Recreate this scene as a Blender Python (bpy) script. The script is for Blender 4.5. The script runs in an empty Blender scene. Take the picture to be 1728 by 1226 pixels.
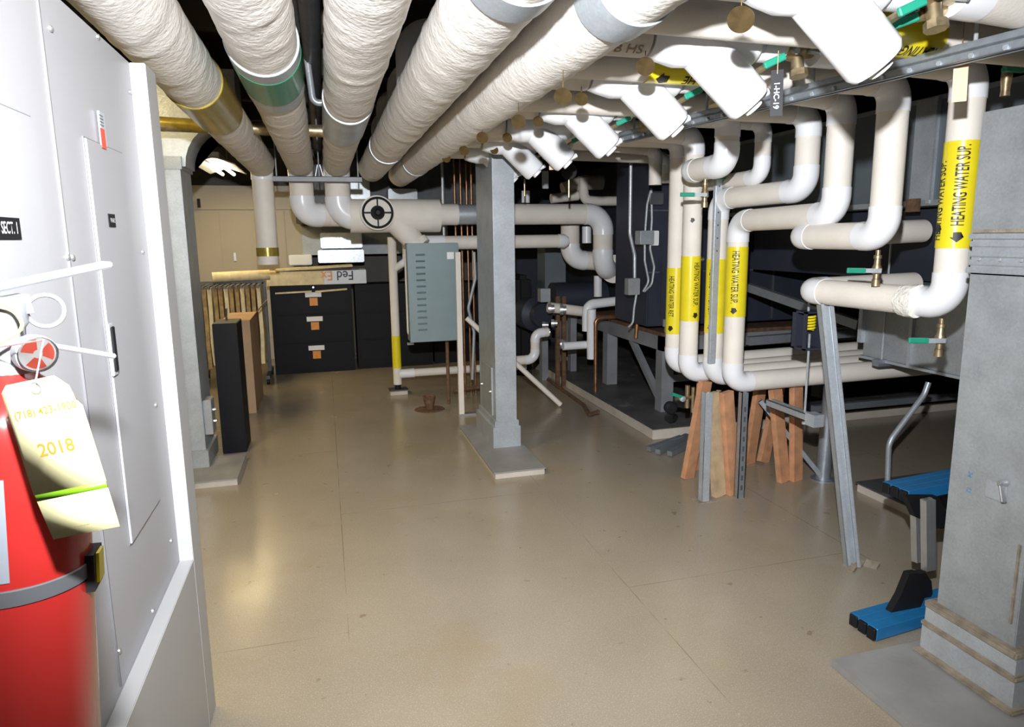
import bpy, bmesh, math, random
from mathutils import Vector, Matrix, noise
random.seed(7)
sc = bpy.context.scene
# ------------------------------------------------------------------ camera
F, CX, CY = 1140.0, 864.0, 594.0
_dn = Vector((86, -6706, -1140)).normalized(); _up = -_dn
_y = Vector((545-CX, CY-405, -F)).normalized(); _y = (_y - _up*_y.dot(_up)).normalized()
_x = _y.cross(_up)
RM = Matrix((_x, _y, _up))                    # world = RM @ camera
EYE = Vector((0, 0, 1.55))
cd = bpy.data.cameras.new('camera'); cam = bpy.data.objects.new('camera', cd); sc.collection.objects.link(cam)
cam.matrix_world = Matrix.Translation(EYE) @ RM.to_4x4()
cd.sensor_width = 36; cd.lens = F/1728*36; cd.shift_y = -19/1728; cd.clip_start = .02
sc.camera = cam
# ------------------------------------------------------------------ world, lights, exposure
sc.view_settings.view_transform = 'Standard'; sc.view_settings.look = 'None'
sc.view_settings.gamma = 1; sc.view_settings.use_curve_mapping = False
sc.view_settings.exposure = 0.0
w = bpy.data.worlds.new('world'); sc.world = w; w.use_nodes = True
w.node_tree.nodes['Background'].inputs[0].default_value = (.02, .02, .022, 1)
def light(name, kind, loc, energy, col, size=.1, rot=(0, 0, 0), **kw):
    l = bpy.data.lights.new(name, kind); l.energy = energy; l.color = col
    if kind == 'AREA':
        l.shape = 'RECTANGLE'; l.size = size; l.size_y = kw.get('sy', size)
    else:
        l.shadow_soft_size = size
    if kind == 'SPOT':
        l.spot_size = math.radians(kw['ang']); l.spot_blend = kw['blend']
    o = bpy.data.objects.new(name, l); sc.collection.objects.link(o)
    o.location = loc; o.rotation_euler = rot; return o
# the camera's own flash unit, on a bracket above the lens
fl = light('camera_flash', 'SPOT', (0, 0, 0), 720, (.95, .97, 1.0), .025, ang=112, blend=1.0)
fl.matrix_world = cam.matrix_world @ Matrix.Translation((-.02, .33, 0))
# fluorescent strips over the aisle at the back left
FIX = [(-1.0, 8.0, 2.30), (-1.22, 6.9, 2.30)]
for i, p in enumerate(FIX):
    light('fluorescent_and_fill_light', 'AREA', (p[0], p[1], p[2]-.06), 12, (1, .76, .36), .22, sy=1.0)
light('fluorescent_and_fill_light', 'AREA', (-1.3, 3.3, 2.70), 34, (1, .78, .40), .25, sy=1.2)  # fill light added over the near aisle, its source out of view
light('fluorescent_and_fill_light', 'AREA', (0.2, -1.3, 2.75), 14, (1, .93, .82), .3, sy=1.2)  # fill light added behind the camera, no lamp seen there

# ------------------------------------------------------------------ pixel to place
def ray(u, v): return RM @ Vector((u-CX, CY-v, -F))
def PZ(u, v, z=0): d = ray(u, v); return EYE + d*((z-EYE.z)/d.z)
def PY(u, v, y): d = ray(u, v); return EYE + d*(y/d.y)
def PX(u, v, x): d = ray(u, v); return EYE + d*(x/d.x)

# ------------------------------------------------------------------ materials
def mat(name, col, rough=.5, metal=0, var=.08, vscale=6, bump=0, bscale=60, spec=.5, detail=4, dirt=None, coat=0):
    m = bpy.data.materials.new(name); m.use_nodes = True; n = m.node_tree.nodes; l = m.node_tree.links
    b = n['Principled BSDF']; b.inputs['Roughness'].default_value = rough; b.inputs['Metallic'].default_value = metal
    b.inputs['Specular IOR Level'].default_value = spec; b.inputs['Coat Weight'].default_value = coat
    tc = n.new('ShaderNodeTexCoord')
    nz = n.new('ShaderNodeTexNoise'); nz.inputs['Scale'].default_value = vscale; nz.inputs['Detail'].default_value = detail
    l.new(tc.outputs['Object'], nz.inputs['Vector'])
    cr = n.new('ShaderNodeValToRGB'); e = cr.color_ramp.elements
    e[0].position = .3; e[1].position = .7
    e[0].color = tuple(max(0, c*(1-var)) for c in col)+(1,); e[1].color = tuple(min(1, c*(1+var)) for c in col)+(1,)
    l.new(nz.outputs['Fac'], cr.inputs['Fac']); out = cr.outputs['Color']
    if dirt:
        dc, thr, ds, amt = dirt
        n2 = n.new('ShaderNodeTexNoise'); n2.inputs['Scale'].default_value = ds; n2.inputs['Detail'].default_value = 6; n2.inputs['Roughness'].default_value = .65
        l.new(tc.outputs['Object'], n2.inputs['Vector'])
        mr = n.new('ShaderNodeMapRange'); mr.inputs['From Min'].default_value = thr; mr.inputs['From Max'].default_value = thr+.15; mr.inputs['To Max'].default_value = amt
        l.new(n2.outputs['Fac'], mr.inputs['Value'])
        mx = n.new('ShaderNodeMix'); mx.data_type = 'RGBA'; l.new(mr.outputs[0], mx.inputs[0]); l.new(out, mx.inputs[6]); mx.inputs[7].default_value = tuple(dc)+(1,)
        out = mx.outputs[2]
    l.new(out, b.inputs['Base Color'])
    if bump:
        nb = n.new('ShaderNodeTexNoise'); nb.inputs['Scale'].default_value = bscale; nb.inputs['Detail'].default_value = 5
        l.new(tc.outputs['Object'], nb.inputs['Vector'])
        bp = n.new('ShaderNodeBump'); bp.inputs['Strength'].default_value = bump; bp.inputs['Distance'].default_value = .01
        l.new(nb.outputs['Fac'], bp.inputs['Height']); l.new(bp.outputs[0], b.inputs['Normal'])
    return m
def galv(name, col, rough=.40, metal=.45, sc_=130):
    m = mat(name, col, rough, metal, .1, 9)
    n = m.node_tree.nodes; l = m.node_tree.links; b = n['Principled BSDF']
    tc = n['Texture Coordinate'] if 'Texture Coordinate' in n else n.new('ShaderNodeTexCoord')
    v = n.new('ShaderNodeTexVoronoi'); v.inputs['Scale'].default_value = sc_; l.new(tc.outputs['Object'], v.inputs['Vector'])
    hs = n.new('ShaderNodeSeparateColor'); l.new(v.outputs['Color'], hs.inputs[0])
    mr = n.new('ShaderNodeMapRange'); mr.inputs['To Min'].default_value = .93; mr.inputs['To Max'].default_value = 1.05
    l.new(hs.outputs[0], mr.inputs['Value'])
    src = b.inputs['Base Color'].links[0].from_socket
    vm = n.new('ShaderNodeVectorMath'); vm.operation = 'SCALE'; l.new(src, vm.inputs[0]); l.new(mr.outputs[0], vm.inputs['Scale'])
    l.new(vm.outputs[0], b.inputs['Base Color'])
    m2 = n.new('ShaderNodeMapRange'); m2.inputs['To Min'].default_value = rough-.03; m2.inputs['To Max'].default_value = rough+.06
    l.new(hs.outputs[1], m2.inputs['Value']); l.new(m2.outputs[0], b.inputs['Roughness'])
    return m
M = {}
M['canvas'] = mat('canvas_wrap', (.84, .80, .75), .7, 0, .05, 5, .35, 55, .3, dirt=((.60, .50, .36), .66, 4, .45))
M['jacket'] = mat('beige_jacket', (.79, .74, .67), .6, 0, .05, 7, .12, 90, .35, dirt=((.58, .47, .33), .66, 5, .45))
M['pvc'] = mat('white_pvc', (.84, .85, .88), .28, 0, .02, 4, 0, 60, .5)
M['wrapseam'] = mat('wrap_seam', (.80, .77, .71), .8, 0, .1, 30, .9, 60, .3)
M['galv'] = galv('galvanized_steel', (.46, .50, .54))
M['galvd'] = galv('dull_galvanized_steel', (.36, .385, .40), .5, .35)
M['galvb'] = galv('bright_galvanized_steel', (.54, .58, .62), .32, .45)
M['strut'] = galv('strut_steel', (.38, .42, .47), .42, .7, 80)
M['darksteel'] = mat('dark_steel', (.10, .105, .115), .5, .3, .2, 8)
M['frame'] = mat('grey_frame_paint', (.25, .26, .28), .5, .1, .15, 6, dirt=((.2, .12, .07), .62, 5, .5))
M['navy'] = mat('navy_casing', (.028, .033, .052), .55, 0, .2, 3)
M['navyl'] = mat('slate_casing', (.15, .18, .20), .55, .1, .12, 3)
M['panel'] = mat('white_panel_paint', (.41, .41, .43), .45, 0, .02, 3, .03, 120, dirt=((.6, .58, .55), .66, 2.5, .25))
M['panelw'] = mat('bright_trim_paint', (.46, .46, .465), .4, 0, .02, 4)
M['beige'] = mat('beige_panel_paint', (.50, .44, .34), .5, 0, .04, 3)
M['black'] = mat('black_plastic', (.010, .010, .012), .55, 0, .1, 10, spec=.25)
M['blackpaint'] = mat('black_cabinet_paint', (.007, .0075, .010), .55, 0, .12, 8, spec=.2)
M['red'] = mat('extinguisher_red', (.34, .018, .016), .22, 0, .04, 6, coat=.4)
M['yellow'] = mat('yellow_tape', (.80, .66, .02), .3, 0, .05, 12)
M['gold'] = mat('aged_gold_tape', (.36, .27, .05), .25, .4, .25, 20)
M['green'] = mat('green_enamel', (.02, .26, .17), .35, 0, .1, 20)
M['greentape'] = mat('green_tape', (.02, .20, .11), .25, 0, .15, 20)
M['brass'] = mat('aged_brass', (.42, .33, .20), .4, .8, .25, 20, dirt=((.16, .11, .06), .5, 18, .6))
M['disc'] = mat('tarnished_brass_tag', (.16, .11, .05), .3, .8, .3, 30)
M['copper'] = mat('oxidised_copper', (.35, .18, .09), .4, .8, .3, 15)
M['rust'] = mat('rusty_iron', (.16, .09, .05), .8, .2, .4, 25, .4, 60)
M['wood'] = mat('raw_wood', (.52, .26, .135), .7, 0, .2, 14, .1, 90)
M['woodp'] = mat('pale_raw_wood', (.52, .38, .23), .7, 0, .2, 14, .1, 90)
M['card'] = mat('cardboard', (.46, .30, .18), .8, 0, .1, 6)
M['paper'] = mat('yellowed_paper', (.70, .60, .38), .8, 0, .15, 14)
M['paperd'] = mat('brown_aged_paper', (.36, .25, .11), .85, 0, .35, 22)
M['white'] = mat('white_label', (.85, .86, .88), .5, 0, .02, 5)
M['orange'] = mat('orange_sticker', (.75, .30, .05), .5, 0, .1, 30)
M['tag'] = mat('yellow_card_tag', (.62, .58, .33), .5, 0, .02, 5)
M['lime'] = mat('lime_band', (.11, .26, .005), .5, 0, .05, 5)
M['ochre'] = mat('ochre_print', (.26, .14, .01), .6, 0, .02, 5)
M['peach'] = mat('peach_card_tag', (.83, .55, .36), .6, 0, .04, 8, dirt=((.9, .86, .82), .6, 12, .9))
M['bluepaint'] = mat('blue_aluminium', (.02, .20, .48), .35, .2, .1, 20)
M['alum'] = mat('brushed_aluminium', (.55, .56, .57), .35, .8, .08, 12)
M['cab'] = mat('blue_grey_enclosure', (.20, .265, .28), .45, .1, .05, 8)
M['concrete'] = mat('pale_concrete', (.55, .50, .43), .8, 0, .12, 6, .2, 40)
M['slabtop'] = mat('grey_slab_top', (.27, .27, .27), .6, 0, .15, 5, .1, 40)
M['slabdark'] = mat('stained_dark_slab', (.10, .10, .105), .5, 0, .35, 4, .1, 40, dirt=((.35, .35, .36), .58, 7, .6))
M['ceil'] = mat('dark_ceiling', (.035, .033, .03), .9, 0, .3, 2)
M['wall'] = mat('dim_wall_paint', (.16, .15, .13), .8, 0, .1, 2)
M['cord'] = mat('yellow_cord', (.85, .75, .10), .6, 0, .05, 20)
M['ink'] = mat('black_ink', (.015, .015, .012), .5, 0, 0, 5)
M['inkw'] = mat('white_ink', (.85, .85, .85), .5, 0, 0, 5)
M['inkr'] = mat('red_print', (.75, .10, .06), .5, 0, .05, 20)
M['inkb'] = mat('blue_marker', (.05, .25, .50), .6, 0, .05, 20)
M['inkg'] = mat('grey_print', (.18, .19, .21), .6, 0, .05, 20)
M['pencil'] = mat('pencil_mark', (.30, .24, .17), .7, 0, .05, 20)
M['purple'] = mat('dark_purple_print', (.03, .02, .06), .5, 0, 0, 5)
M['glue'] = mat('brown_sealant', (.27, .23, .175), .9, 0, .3, 20, .6, 50)
M['labelgrey'] = mat('silver_grey_label', (.50, .53, .57), .4, .1, .04, 14)
def emis(name, col, s):
    m = bpy.data.materials.new(name); m.use_nodes = True; b = m.node_tree.nodes['Principled BSDF']
    b.inputs['Base Color'].default_value = (.8, .8, .8, 1); b.inputs['Emission Color'].default_value = col+(1,); b.inputs['Emission Strength'].default_value = s
    return m
M['cast'] = mat('cast_aluminium', (.30, .31, .33), .4, .5, .08, 12)
M['extlabel'] = mat('silver_tank_label', (.24, .26, .30), .4, .1, .04, 14)
M['gap'] = mat('door_gap_shade', (.17, .17, .18), .6, 0, .02, 14)
M['lamp'] = emis('lit_fluorescent_tube', (1, .86, .55), 9)
g = bpy.data.materials.new('clear_plastic'); g.use_nodes = True; b = g.node_tree.nodes['Principled BSDF']
b.inputs['Base Color'].default_value = (.95, .95, .95, 1); b.inputs['Roughness'].default_value = .08; b.inputs['Transmission Weight'].default_value = 1; b.inputs['IOR'].default_value = 1.06
M['glass'] = g
def floor_mat():
    m = mat('sealed_tan_floor', (.33, .285, .22), .2, 0, .07, 2.2, 0, 60, .5, 8)
    n = m.node_tree.nodes; l = m.node_tree.links; b = n['Principled BSDF']; tc = n['Texture Coordinate']
    src = b.inputs['Base Color'].links[0].from_socket
    def mixin(src, fac, col):
        mx = n.new('ShaderNodeMix'); mx.data_type = 'RGBA'; l.new(fac, mx.inputs[0]); l.new(src, mx.inputs[6]); mx.inputs[7].default_value = col+(1,); return mx.outputs[2]
    def nramp(scale, a, c, amt, det=5, vec=None, rough=.6):
        z = n.new('ShaderNodeTexNoise'); z.inputs['Scale'].default_value = scale; z.inputs['Detail'].default_value = det; z.inputs['Roughness'].default_value = rough
        l.new(vec or tc.outputs['Object'], z.inputs['Vector'])
        r = n.new('ShaderNodeMapRange'); r.inputs['From Min'].default_value = a; r.inputs['From Max'].default_value = c; r.inputs['To Max'].default_value = amt
        l.new(z.outputs['Fac'], r.inputs['Value']); return r.outputs[0]
    src = mixin(src, nramp(160, .5, .62, .28, 2), (.30, .24, .16))       # fine chips
    src = mixin(src, nramp(230, .56, .64, .35, 2), (.68, .62, .52))
    src = mixin(src, nramp(1.7, .54, .70, .45, 7), (.30, .23, .13))       # worn patches
    src = mixin(src, nramp(14, .69, .74, .7, 3), (.20, .15, .09))         # spots
    # sheet seams
    mp = n.new('ShaderNodeMapping'); mp.inputs['Location'].default_value = (-.06, .72, 0); mp.inputs['Rotation'].default_value = (0, 0, math.radians(90)); l.new(tc.outputs['Object'], mp.inputs['Vector'])
    br = n.new('ShaderNodeTexBrick'); l.new(mp.outputs[0], br.inputs['Vector'])
    br.inputs['Scale'].default_value = 1; br.inputs['Brick Width'].default_value = 2.44; br.inputs['Row Height'].default_value = 1.22
    br.inputs['Mortar Size'].default_value = .0022; br.inputs['Mortar Smooth'].default_value = .3
    gate = nramp(2.3, .40, .56, .8, 3)
    ml = n.new('ShaderNodeMath'); ml.operation = 'MULTIPLY'; l.new(br.outputs['Fac'], ml.inputs[0]); l.new(gate, ml.inputs[1])
    src = mixin(src, ml.outputs[0], (.17, .13, .08))
    l.new(src, b.inputs['Base Color'])
    rr = n.new('ShaderNodeMapRange'); rr.inputs['To Min'].default_value = .13; rr.inputs['To Max'].default_value = .34
    z = n.new('ShaderNodeTexNoise'); z.inputs['Scale'].default_value = 3; z.inputs['Detail'].default_value = 8; l.new(tc.outputs['Object'], z.inputs['Vector'])
    l.new(z.outputs['Fac'], rr.inputs['Value']); l.new(rr.outputs[0], b.inputs['Roughness'])
    z2 = n.new('ShaderNodeTexNoise'); z2.inputs['Scale'].default_value = 5; z2.inputs['Detail'].default_value = 3; l.new(tc.outputs['Object'], z2.inputs['Vector'])
    bp = n.new('ShaderNodeBump'); bp.inputs['Strength'].default_value = .06; bp.inputs['Distance'].default_value = .02
    l.new(z2.outputs['Fac'], bp.inputs['Height']); l.new(bp.outputs[0], b.inputs['Normal'])
    return m
M['floor'] = floor_mat()

# ------------------------------------------------------------------ objects
def T(name, label, cat, loc, group=None):
    o = bpy.data.objects.new(name, None); sc.collection.objects.link(o); o.location = loc; o.empty_display_size = .05
    o['label'] = label; o['category'] = cat
    if group: o['group'] = group
    return o
def root_loc(o):
    v = Vector((0, 0, 0))
    while o: v += o.location; o = o.parent
    return v
def obj(name, b, m, parent=None, label=None, cat=None, group=None, kind=None, loc=None, smooth=35):
    me = bpy.data.meshes.new(name)
    bmesh.ops.recalc_face_normals(b, faces=b.faces)
    org = root_loc(parent) if parent else Vector(loc) if loc is not None else None
    if org is None:
        xs = [v.co for v in b.verts]
        org = Vector(((min(c.x for c in xs)+max(c.x for c in xs))/2, (min(c.y for c in xs)+max(c.y for c in xs))/2, min(c.z for c in xs)))
    for v in b.verts: v.co -= org
    b.to_mesh(me); b.free()
    for p in me.polygons: p.use_smooth = True
    if smooth: me.set_sharp_from_angle(angle=math.radians(smooth))
    me.materials.append(M[m] if isinstance(m, str) else m)
    o = bpy.data.objects.new(name, me); sc.collection.objects.link(o)
    if parent: o.parent = parent
    else: o.location = org
    if label: o['label'] = label
    if cat: o['category'] = cat
    if group: o['group'] = group
    if kind: o['kind'] = kind
    return o
def box(b, x0, x1, y0, y1, z0, z1, bev=0):
    x0, x1 = sorted((x0, x1)); y0, y1 = sorted((y0, y1)); z0, z1 = sorted((z0, z1))
    r = bmesh.ops.create_cube(b, size=1); vs = r['verts']
    for v in vs: v.co = Vector(((v.co.x+.5)*(x1-x0)+x0, (v.co.y+.5)*(y1-y0)+y0, (v.co.z+.5)*(z1-z0)+z0))
    if bev:
        es = list({e for v in vs for e in v.link_edges})
        bmesh.ops.bevel(b, geom=es, offset=min(bev, .45*min(x1-x0, y1-y0, z1-z0)), segments=2, affect='EDGES')
    return vs
def BX(*a, bev=0): b = bmesh.new(); box(b, *a, bev=bev); return b
def bar(b, p, q, w, h, up=(0, 0, 1), bev=0):
    p, q = Vector(p), Vector(q); d = q-p; L = d.length; d.normalize(); u = Vector(up)
    if abs(d.dot(u)) > .98: u = Vector((0, 1, 0))
    s = d.cross(u).normalized(); u = s.cross(d)
    vs = box(b, -w/2, w/2, 0, L, -h/2, h/2, bev=0)
    mtx = Matrix((s, d, u)).transposed()
    if bev:
        es = list({e for v in vs for e in v.link_edges})
        r = bmesh.ops.bevel(b, geom=es, offset=bev, segments=1, affect='EDGES'); vs = list({v for f in r['faces'] for v in f.verts} | {v for v in vs if v.is_valid})
    for v in vs: v.co = p + mtx @ v.co
    return b
def BAR(*a, **k): b = bmesh.new(); bar(b, *a, **k); return b
def channel(b, p, q, w, h, t=.004, up=(0, 0, 1)):
    """C-channel: web plus two flanges and lips, open side along +up"""
    p, q = Vector(p), Vector(q); d = (q-p).normalized(); u = Vector(up)
    if abs(d.dot(u)) > .98: u = Vector((0, -1, 0))
    s = d.cross(u).normalized(); u = s.cross(d)
    bar(b, p-u*(h/2-t/2), q-u*(h/2-t/2), w, t, u)
    for k in (-1, 1):
        bar(b, p+s*k*(w/2-t/2), q+s*k*(w/2-t/2), t, h, u)
        bar(b, p+s*k*(w/2-w*.14)+u*(h/2-t/2), q+s*k*(w/2-w*.14)+u*(h/2-t/2), w*.28, t, u)
    return b
def ortho(d):
    a = Vector((0, 0, 1)) if abs(d.z) < .9 else Vector((1, 0, 0))
    s = d.cross(a).normalized(); return s, s.cross(d).normalized()
def tube(b, path, r, seg=20, cap=True, rf=None):
    path = [Vector(p) for p in path]; n = len(path); rings = []
    d = (path[1]-path[0]).normalized(); s, t = ortho(d)
    for i, p in enumerate(path):
        dn = (path[min(i+1, n-1)]-path[max(i-1, 0)]).normalized()
        q = d.rotation_difference(dn); s = q @ s; t = q @ t; d = dn
        rr = r[i] if isinstance(r, (list, tuple)) else r
        ring = []
        for k in range(seg):
            a = 2*math.pi*k/seg; v = (s*math.cos(a)+t*math.sin(a))
            ring.append(b.verts.new(p+v*(rr+(rf(p+v*rr, i) if rf else 0))))
        rings.append(ring)
    for i in range(n-1):
        for k in range(seg):
            b.faces.new((rings[i][k], rings[i][(k+1) % seg], rings[i+1][(k+1) % seg], rings[i+1][k]))
    if cap:
        b.faces.new(rings[0][::-1]); b.faces.new(rings[-1])
    return b
def TU(path, r, seg=20, **k): b = bmesh.new(); tube(b, path, r, seg, **k); return b
def cyl(b, p, q, r, seg=20, r2=None): return tube(b, [p, q], [r, r if r2 is None else r2], seg)
def lathe(b, c, axis, prof, seg=24):
    """prof: list of (distance along axis, radius)"""
    c = Vector(c); ax = Vector(axis).normalized()
    s, t = ortho(ax); rings = []
    for h, r in prof:
        rings.append([b.verts.new(c+ax*h+(s*math.cos(2*math.pi*k/seg)+t*math.sin(2*math.pi*k/seg))*max(r, .0004)) for k in range(seg)])
    for i in range(len(prof)-1):
        for k in range(seg): b.faces.new((rings[i][k], rings[i][(k+1) % seg], rings[i+1][(k+1) % seg], rings[i+1][k]))
    b.faces.new(rings[0][::-1]); b.faces.new(rings[-1]); return b
def LA(*a, **k): b = bmesh.new(); lathe(b, *a, **k); return b
def arcs(pts, R, steps=10):
    """split a polyline into straight spans and round bends"""
    pts = [Vector(p) for p in pts]; straights = []; bends = []; cur = pts[0]
    for i in range(1, len(pts)-1):
        p = pts[i]; a = (pts[i-1]-p).normalized(); c = (pts[i+1]-p).normalized()
        ang = a.angle(c); t = R/math.tan(ang/2); t = min(t, .49*min((pts[i-1]-p).length, (pts[i+1]-p).length) if len(pts) > 3 else .95*min((pts[i-1]-p).length, (pts[i+1]-p).length))
        A = p+a*t; B = p+c*t; straights.append((cur, A)); arc = []
        rr = t*math.tan(ang/2); cen = p+(a+c).normalized()*(rr/math.sin(ang/2))
        for k in range(steps+1):
            f = k/steps; v = (A-cen).normalized().slerp((B-cen).normalized(), f); arc.append(cen+v*rr)
        bends.append((arc, -a, c)); cur = B
    straights.append((cur, pts[-1])); return straights, bends
def smooth_path(pts, R, steps=8):
    s, bd = arcs(pts, R, steps); out = [s[0][0]]
    for i, (arc, _, _) in enumerate(bd): out += arc
    out.append(s[-1][1]); return out
def pipe_run(root, pts, r, R, ms='jacket', me='pvc', ext=.035, seg=24, over=1.05):
    st, bd = arcs(pts, R)
    for a, c in st:
        if (c-a).length > .01: obj('pipe_section', TU([a, c], r, seg), ms, root)
    for arc, d0, d1 in bd:
        obj('elbow', TU([arc[0]-d0*ext]+arc+[arc[-1]+d1*ext], r*over, seg), me, root)
def textmesh(s, size, xs=1.0, sp=1.0, cx='CENTER'):
    c = bpy.data.curves.new('lettering', 'FONT'); c.body = s; c.size = size; c.align_x = cx; c.align_y = 'CENTER'; c.space_character = sp; c.resolution_u = 3
    c.offset = size*.012
    o = bpy.data.objects.new('lettering', c); sc.collection.objects.link(o); dg = bpy.context.evaluated_depsgraph_get(); dg.update()
    me = bpy.data.meshes.new_from_object(o.evaluated_get(dg)); b = bmesh.new(); b.from_mesh(me)
    bpy.data.objects.remove(o); bpy.data.curves.remove(c); bpy.data.meshes.remove(me)
    for v in b.verts: v.co.x *= xs
    return b
def text_flat(name, s, size, pos, n, x, m, parent, xs=1.0, off=.0012, cx='CENTER', label=None):
    b = textmesh(s, size, xs, cx=cx); n = Vector(n).normalized(); x = Vector(x).normalized(); y = n.cross(x); pos = Vector(pos)+n*off
    for v in b.verts: v.co = pos+x*v.co.x+y*v.co.y
    return obj(name, b, m, parent, label=label, smooth=0)
def arrow_bm(L, Wd):
    b = bmesh.new(); pts = [(-L/2, -Wd*.28), (0, -Wd*.28), (0, -Wd/2), (L/2, 0), (0, Wd/2), (0, Wd*.28), (-L/2, Wd*.28)]
    b.faces.new([b.verts.new((x, y, 0)) for x, y in pts]); bmesh.ops.triangulate(b, faces=b.faces); return b
def wrap(name, b, c, a, n, r, m, parent, off=.001):
    """bend flat lettering round a pipe: c on the axis, a the reading direction, n the outward normal"""
    c = Vector(c); a = Vector(a).normalized(); n = Vector(n); n = (n-a*n.dot(a)).normalized(); t = n.cross(a)
    ys = [v.co.y for v in b.verts]; y = min(ys); st = r*.15
    while y < max(ys):
        bmesh.ops.bisect_plane(b, geom=b.verts[:]+b.edges[:]+b.faces[:], plane_co=(0, y, 0), plane_no=(0, 1, 0)); y += st
    for v in b.verts:
        th = v.co.y/r; v.co = c+a*v.co.x+(n*math.cos(th)+t*math.sin(th))*(r+off)
    return obj(name, b, m, parent, smooth=0)
def struct(name, b, m): return obj(name, b, m, kind='structure')
def single(name, label, cat, b, m, group=None, **k): return obj(name, b, m, label=label, cat=cat, group=group, **k)
def yb(u0, v0, u1, v1, y, dy, bev=0):
    """box whose camera-side face at depth y spans the two sighted corners"""
    a = PY(u0, v0, y); c = PY(u1, v1, y); return BX(a.x, c.x, y, y+dy, a.z, c.z, bev=bev)

# ================================================================== SETTING
ZC = 2.95
XL, XR, YB, YF = -2.3, 6.2, 9.9, -2.2
b = bmesh.new(); box(b, XL, XR, YF, YB, -.1, 0); struct('floor', b, 'floor')
struct('ceiling', BX(XL, XR, YF, YB, ZC, ZC+.1), 'ceil')
struct('wall_left', BX(XL-.1, XL, YF, YB, 0, ZC), 'wall')
struct('wall_right', BX(XR, XR+.1, YF, YB, 0, ZC), 'wall')
struct('wall_back', BX(XL, XR, YB, YB+.1, 0, ZC), 'wall')
struct('wall_front', BX(XL, XR, YF-.1, YF, 0, ZC), 'wall')
# joists and dark services under the ceiling
for i in range(9):
    y = 1.3+i*1.05
    single('ceiling_joist', ['nearest', 'second', 'third', 'fourth', 'fifth', 'sixth', 'seventh', 'eighth', 'farthest'][i]+' dark steel joist crossing under the ceiling', 'joist',
           BX(XL+.02, XR-.02, y-.05, y+.05, ZC-.2, ZC-.001), 'ceil', 'dark ceiling joists')
# ================================================================== LEFT: white electrical cabinet
c = T('electrical_panel_cabinet', 'tall white electrical panel cabinet with recessed doors along the left side', 'cabinet', (-.6, 1.6, 0))
XI, XO = -.48, -.44
obj('cabinet_body', BX(-.92, XI, .3, 2.26, .0, 2.03), 'panel', c)
b = bmesh.new(); box(b, XI, XO, 2.14, 2.26, 0, 2.03, bev=.002); box(b, XI, XO, .3, 2.14, 0, .585, bev=.002); obj('raised_surround', b, 'panelw', c)
b = bmesh.new(); box(b, XI-.001, XI+.004, 1.505, 1.509, .6, 2.02); obj('panel_seam', b, 'gap', c)
def door(y0, y1, z0, z1):
    d = obj('door', BX(XI, XI+.007, y0, y1, z0, z1, bev=.0015), 'panel', c)
    b = bmesh.new()
    for a in ((y0-.0035, y0, z0-.003, z1+.003), (y1, y1+.0035, z0-.003, z1+.003), (y0, y1, z1, z1+.003), (y0, y1, z0-.003, z0)):
        box(b, XI, XI+.0025, *a)
    obj('door_gap', b, 'gap', d); return d
d1 = door(.95, 1.40, .85, 1.765); d2 = door(1.68, 1.965, .85, 1.77)
# latch on the near edge of the far door
p = PX(181, 590, XI)
b = BX(XI+.007, XI+.013, p.y-.017, p.y+.017, p.z-.06, p.z+.06, bev=.003); h = obj('latch', b, 'labelgrey', d2)
obj('latch_inset', BX(XI+.013, XI+.017, p.y-.010, p.y+.012, p.z-.05, p.z+.052, bev=.002), 'black', h)
def plate(u, v, w_, h_, txt, par, nm='nameplate', m='black', xs=.8, ts=.02):
    p = PX(u, v, XI+.007); o = obj(nm, BX(XI+.004, XI+.009, p.y-w_/2, p.y+w_/2, p.z-h_/2, p.z+h_/2), m, par)
    if txt: text_flat('lettering', txt, ts, (XI+.009, p.y, p.z), (1, 0, 0), (0, 1, 0), 'inkw', o, xs)
    return o
plate(188, 372, .05, .030, 'PP-AAB 2', d2, ts=.014, xs=.62)
plate(8, 385, .105, .034, '-6 SECT. 1', d1, ts=.026, xs=.72)
st = plate(173, 218, .036, .075, None, c, 'warning_sticker', 'labelgrey')
p = PX(173, 226, XI+.009); obj('sticker_print', BX(XI+.009, XI+.010, p.y-.016, p.y+.016, p.z-.032, p.z+.012), 'inkr', st)
for k in range(4): obj('print_line', BX(XI+.009, XI+.0102, p.y-.014, p.y+.014, p.z+.018+k*.007, p.z+.0205+k*.007), 'inkg', st)
for (u, v) in ((84, 48), (164, 62), (113, 434), (121, 434), (219, 155), (240, 425), (262, 683), (288, 912), (257, 1030), (200, 1098)):
    p = PX(u, v, XI); obj('screw', LA((XI, p.y, p.z), (1, 0, 0), [(0, .007), (.004, .006), (.006, .002)], seg=12), 'alum', c)
# ================================================================== fire extinguisher
ex, ey = -.337, .754
c = T('fire_extinguisher', 'red fire extinguisher with silver valve head hung on the white cabinet', 'fire extinguisher', (ex, ey, .93))
obj('cylinder', LA((ex, ey, 0), (0, 0, 1), [(.93, .045), (.935, .060), (.945, .066), (1.34, .066), (1.36, .064), (1.378, .056), (1.392, .042), (1.402, .028), (1.41, .024)], seg=48), 'red', c)
b = bmesh.new(); lathe(b, (ex, ey, 1.19), (0, 0, 1), [(0, .0668), (.001, .0680), (.016, .0680), (.017, .0668)], seg=48); sb = obj('strap', b, 'darksteel', c)
dirn = (Vector((ex, ey, 0))-Vector((0, 0, 0))).normalized()
tv = (-Vector((ex, ey, 0))).normalized()           # from tank to the viewer
sd = Vector((tv.y*-1, tv.x, 0))                   # sideways
if sd.x < 0: sd = -sd
bk = (tv*.35+sd*.93).normalized()
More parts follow.
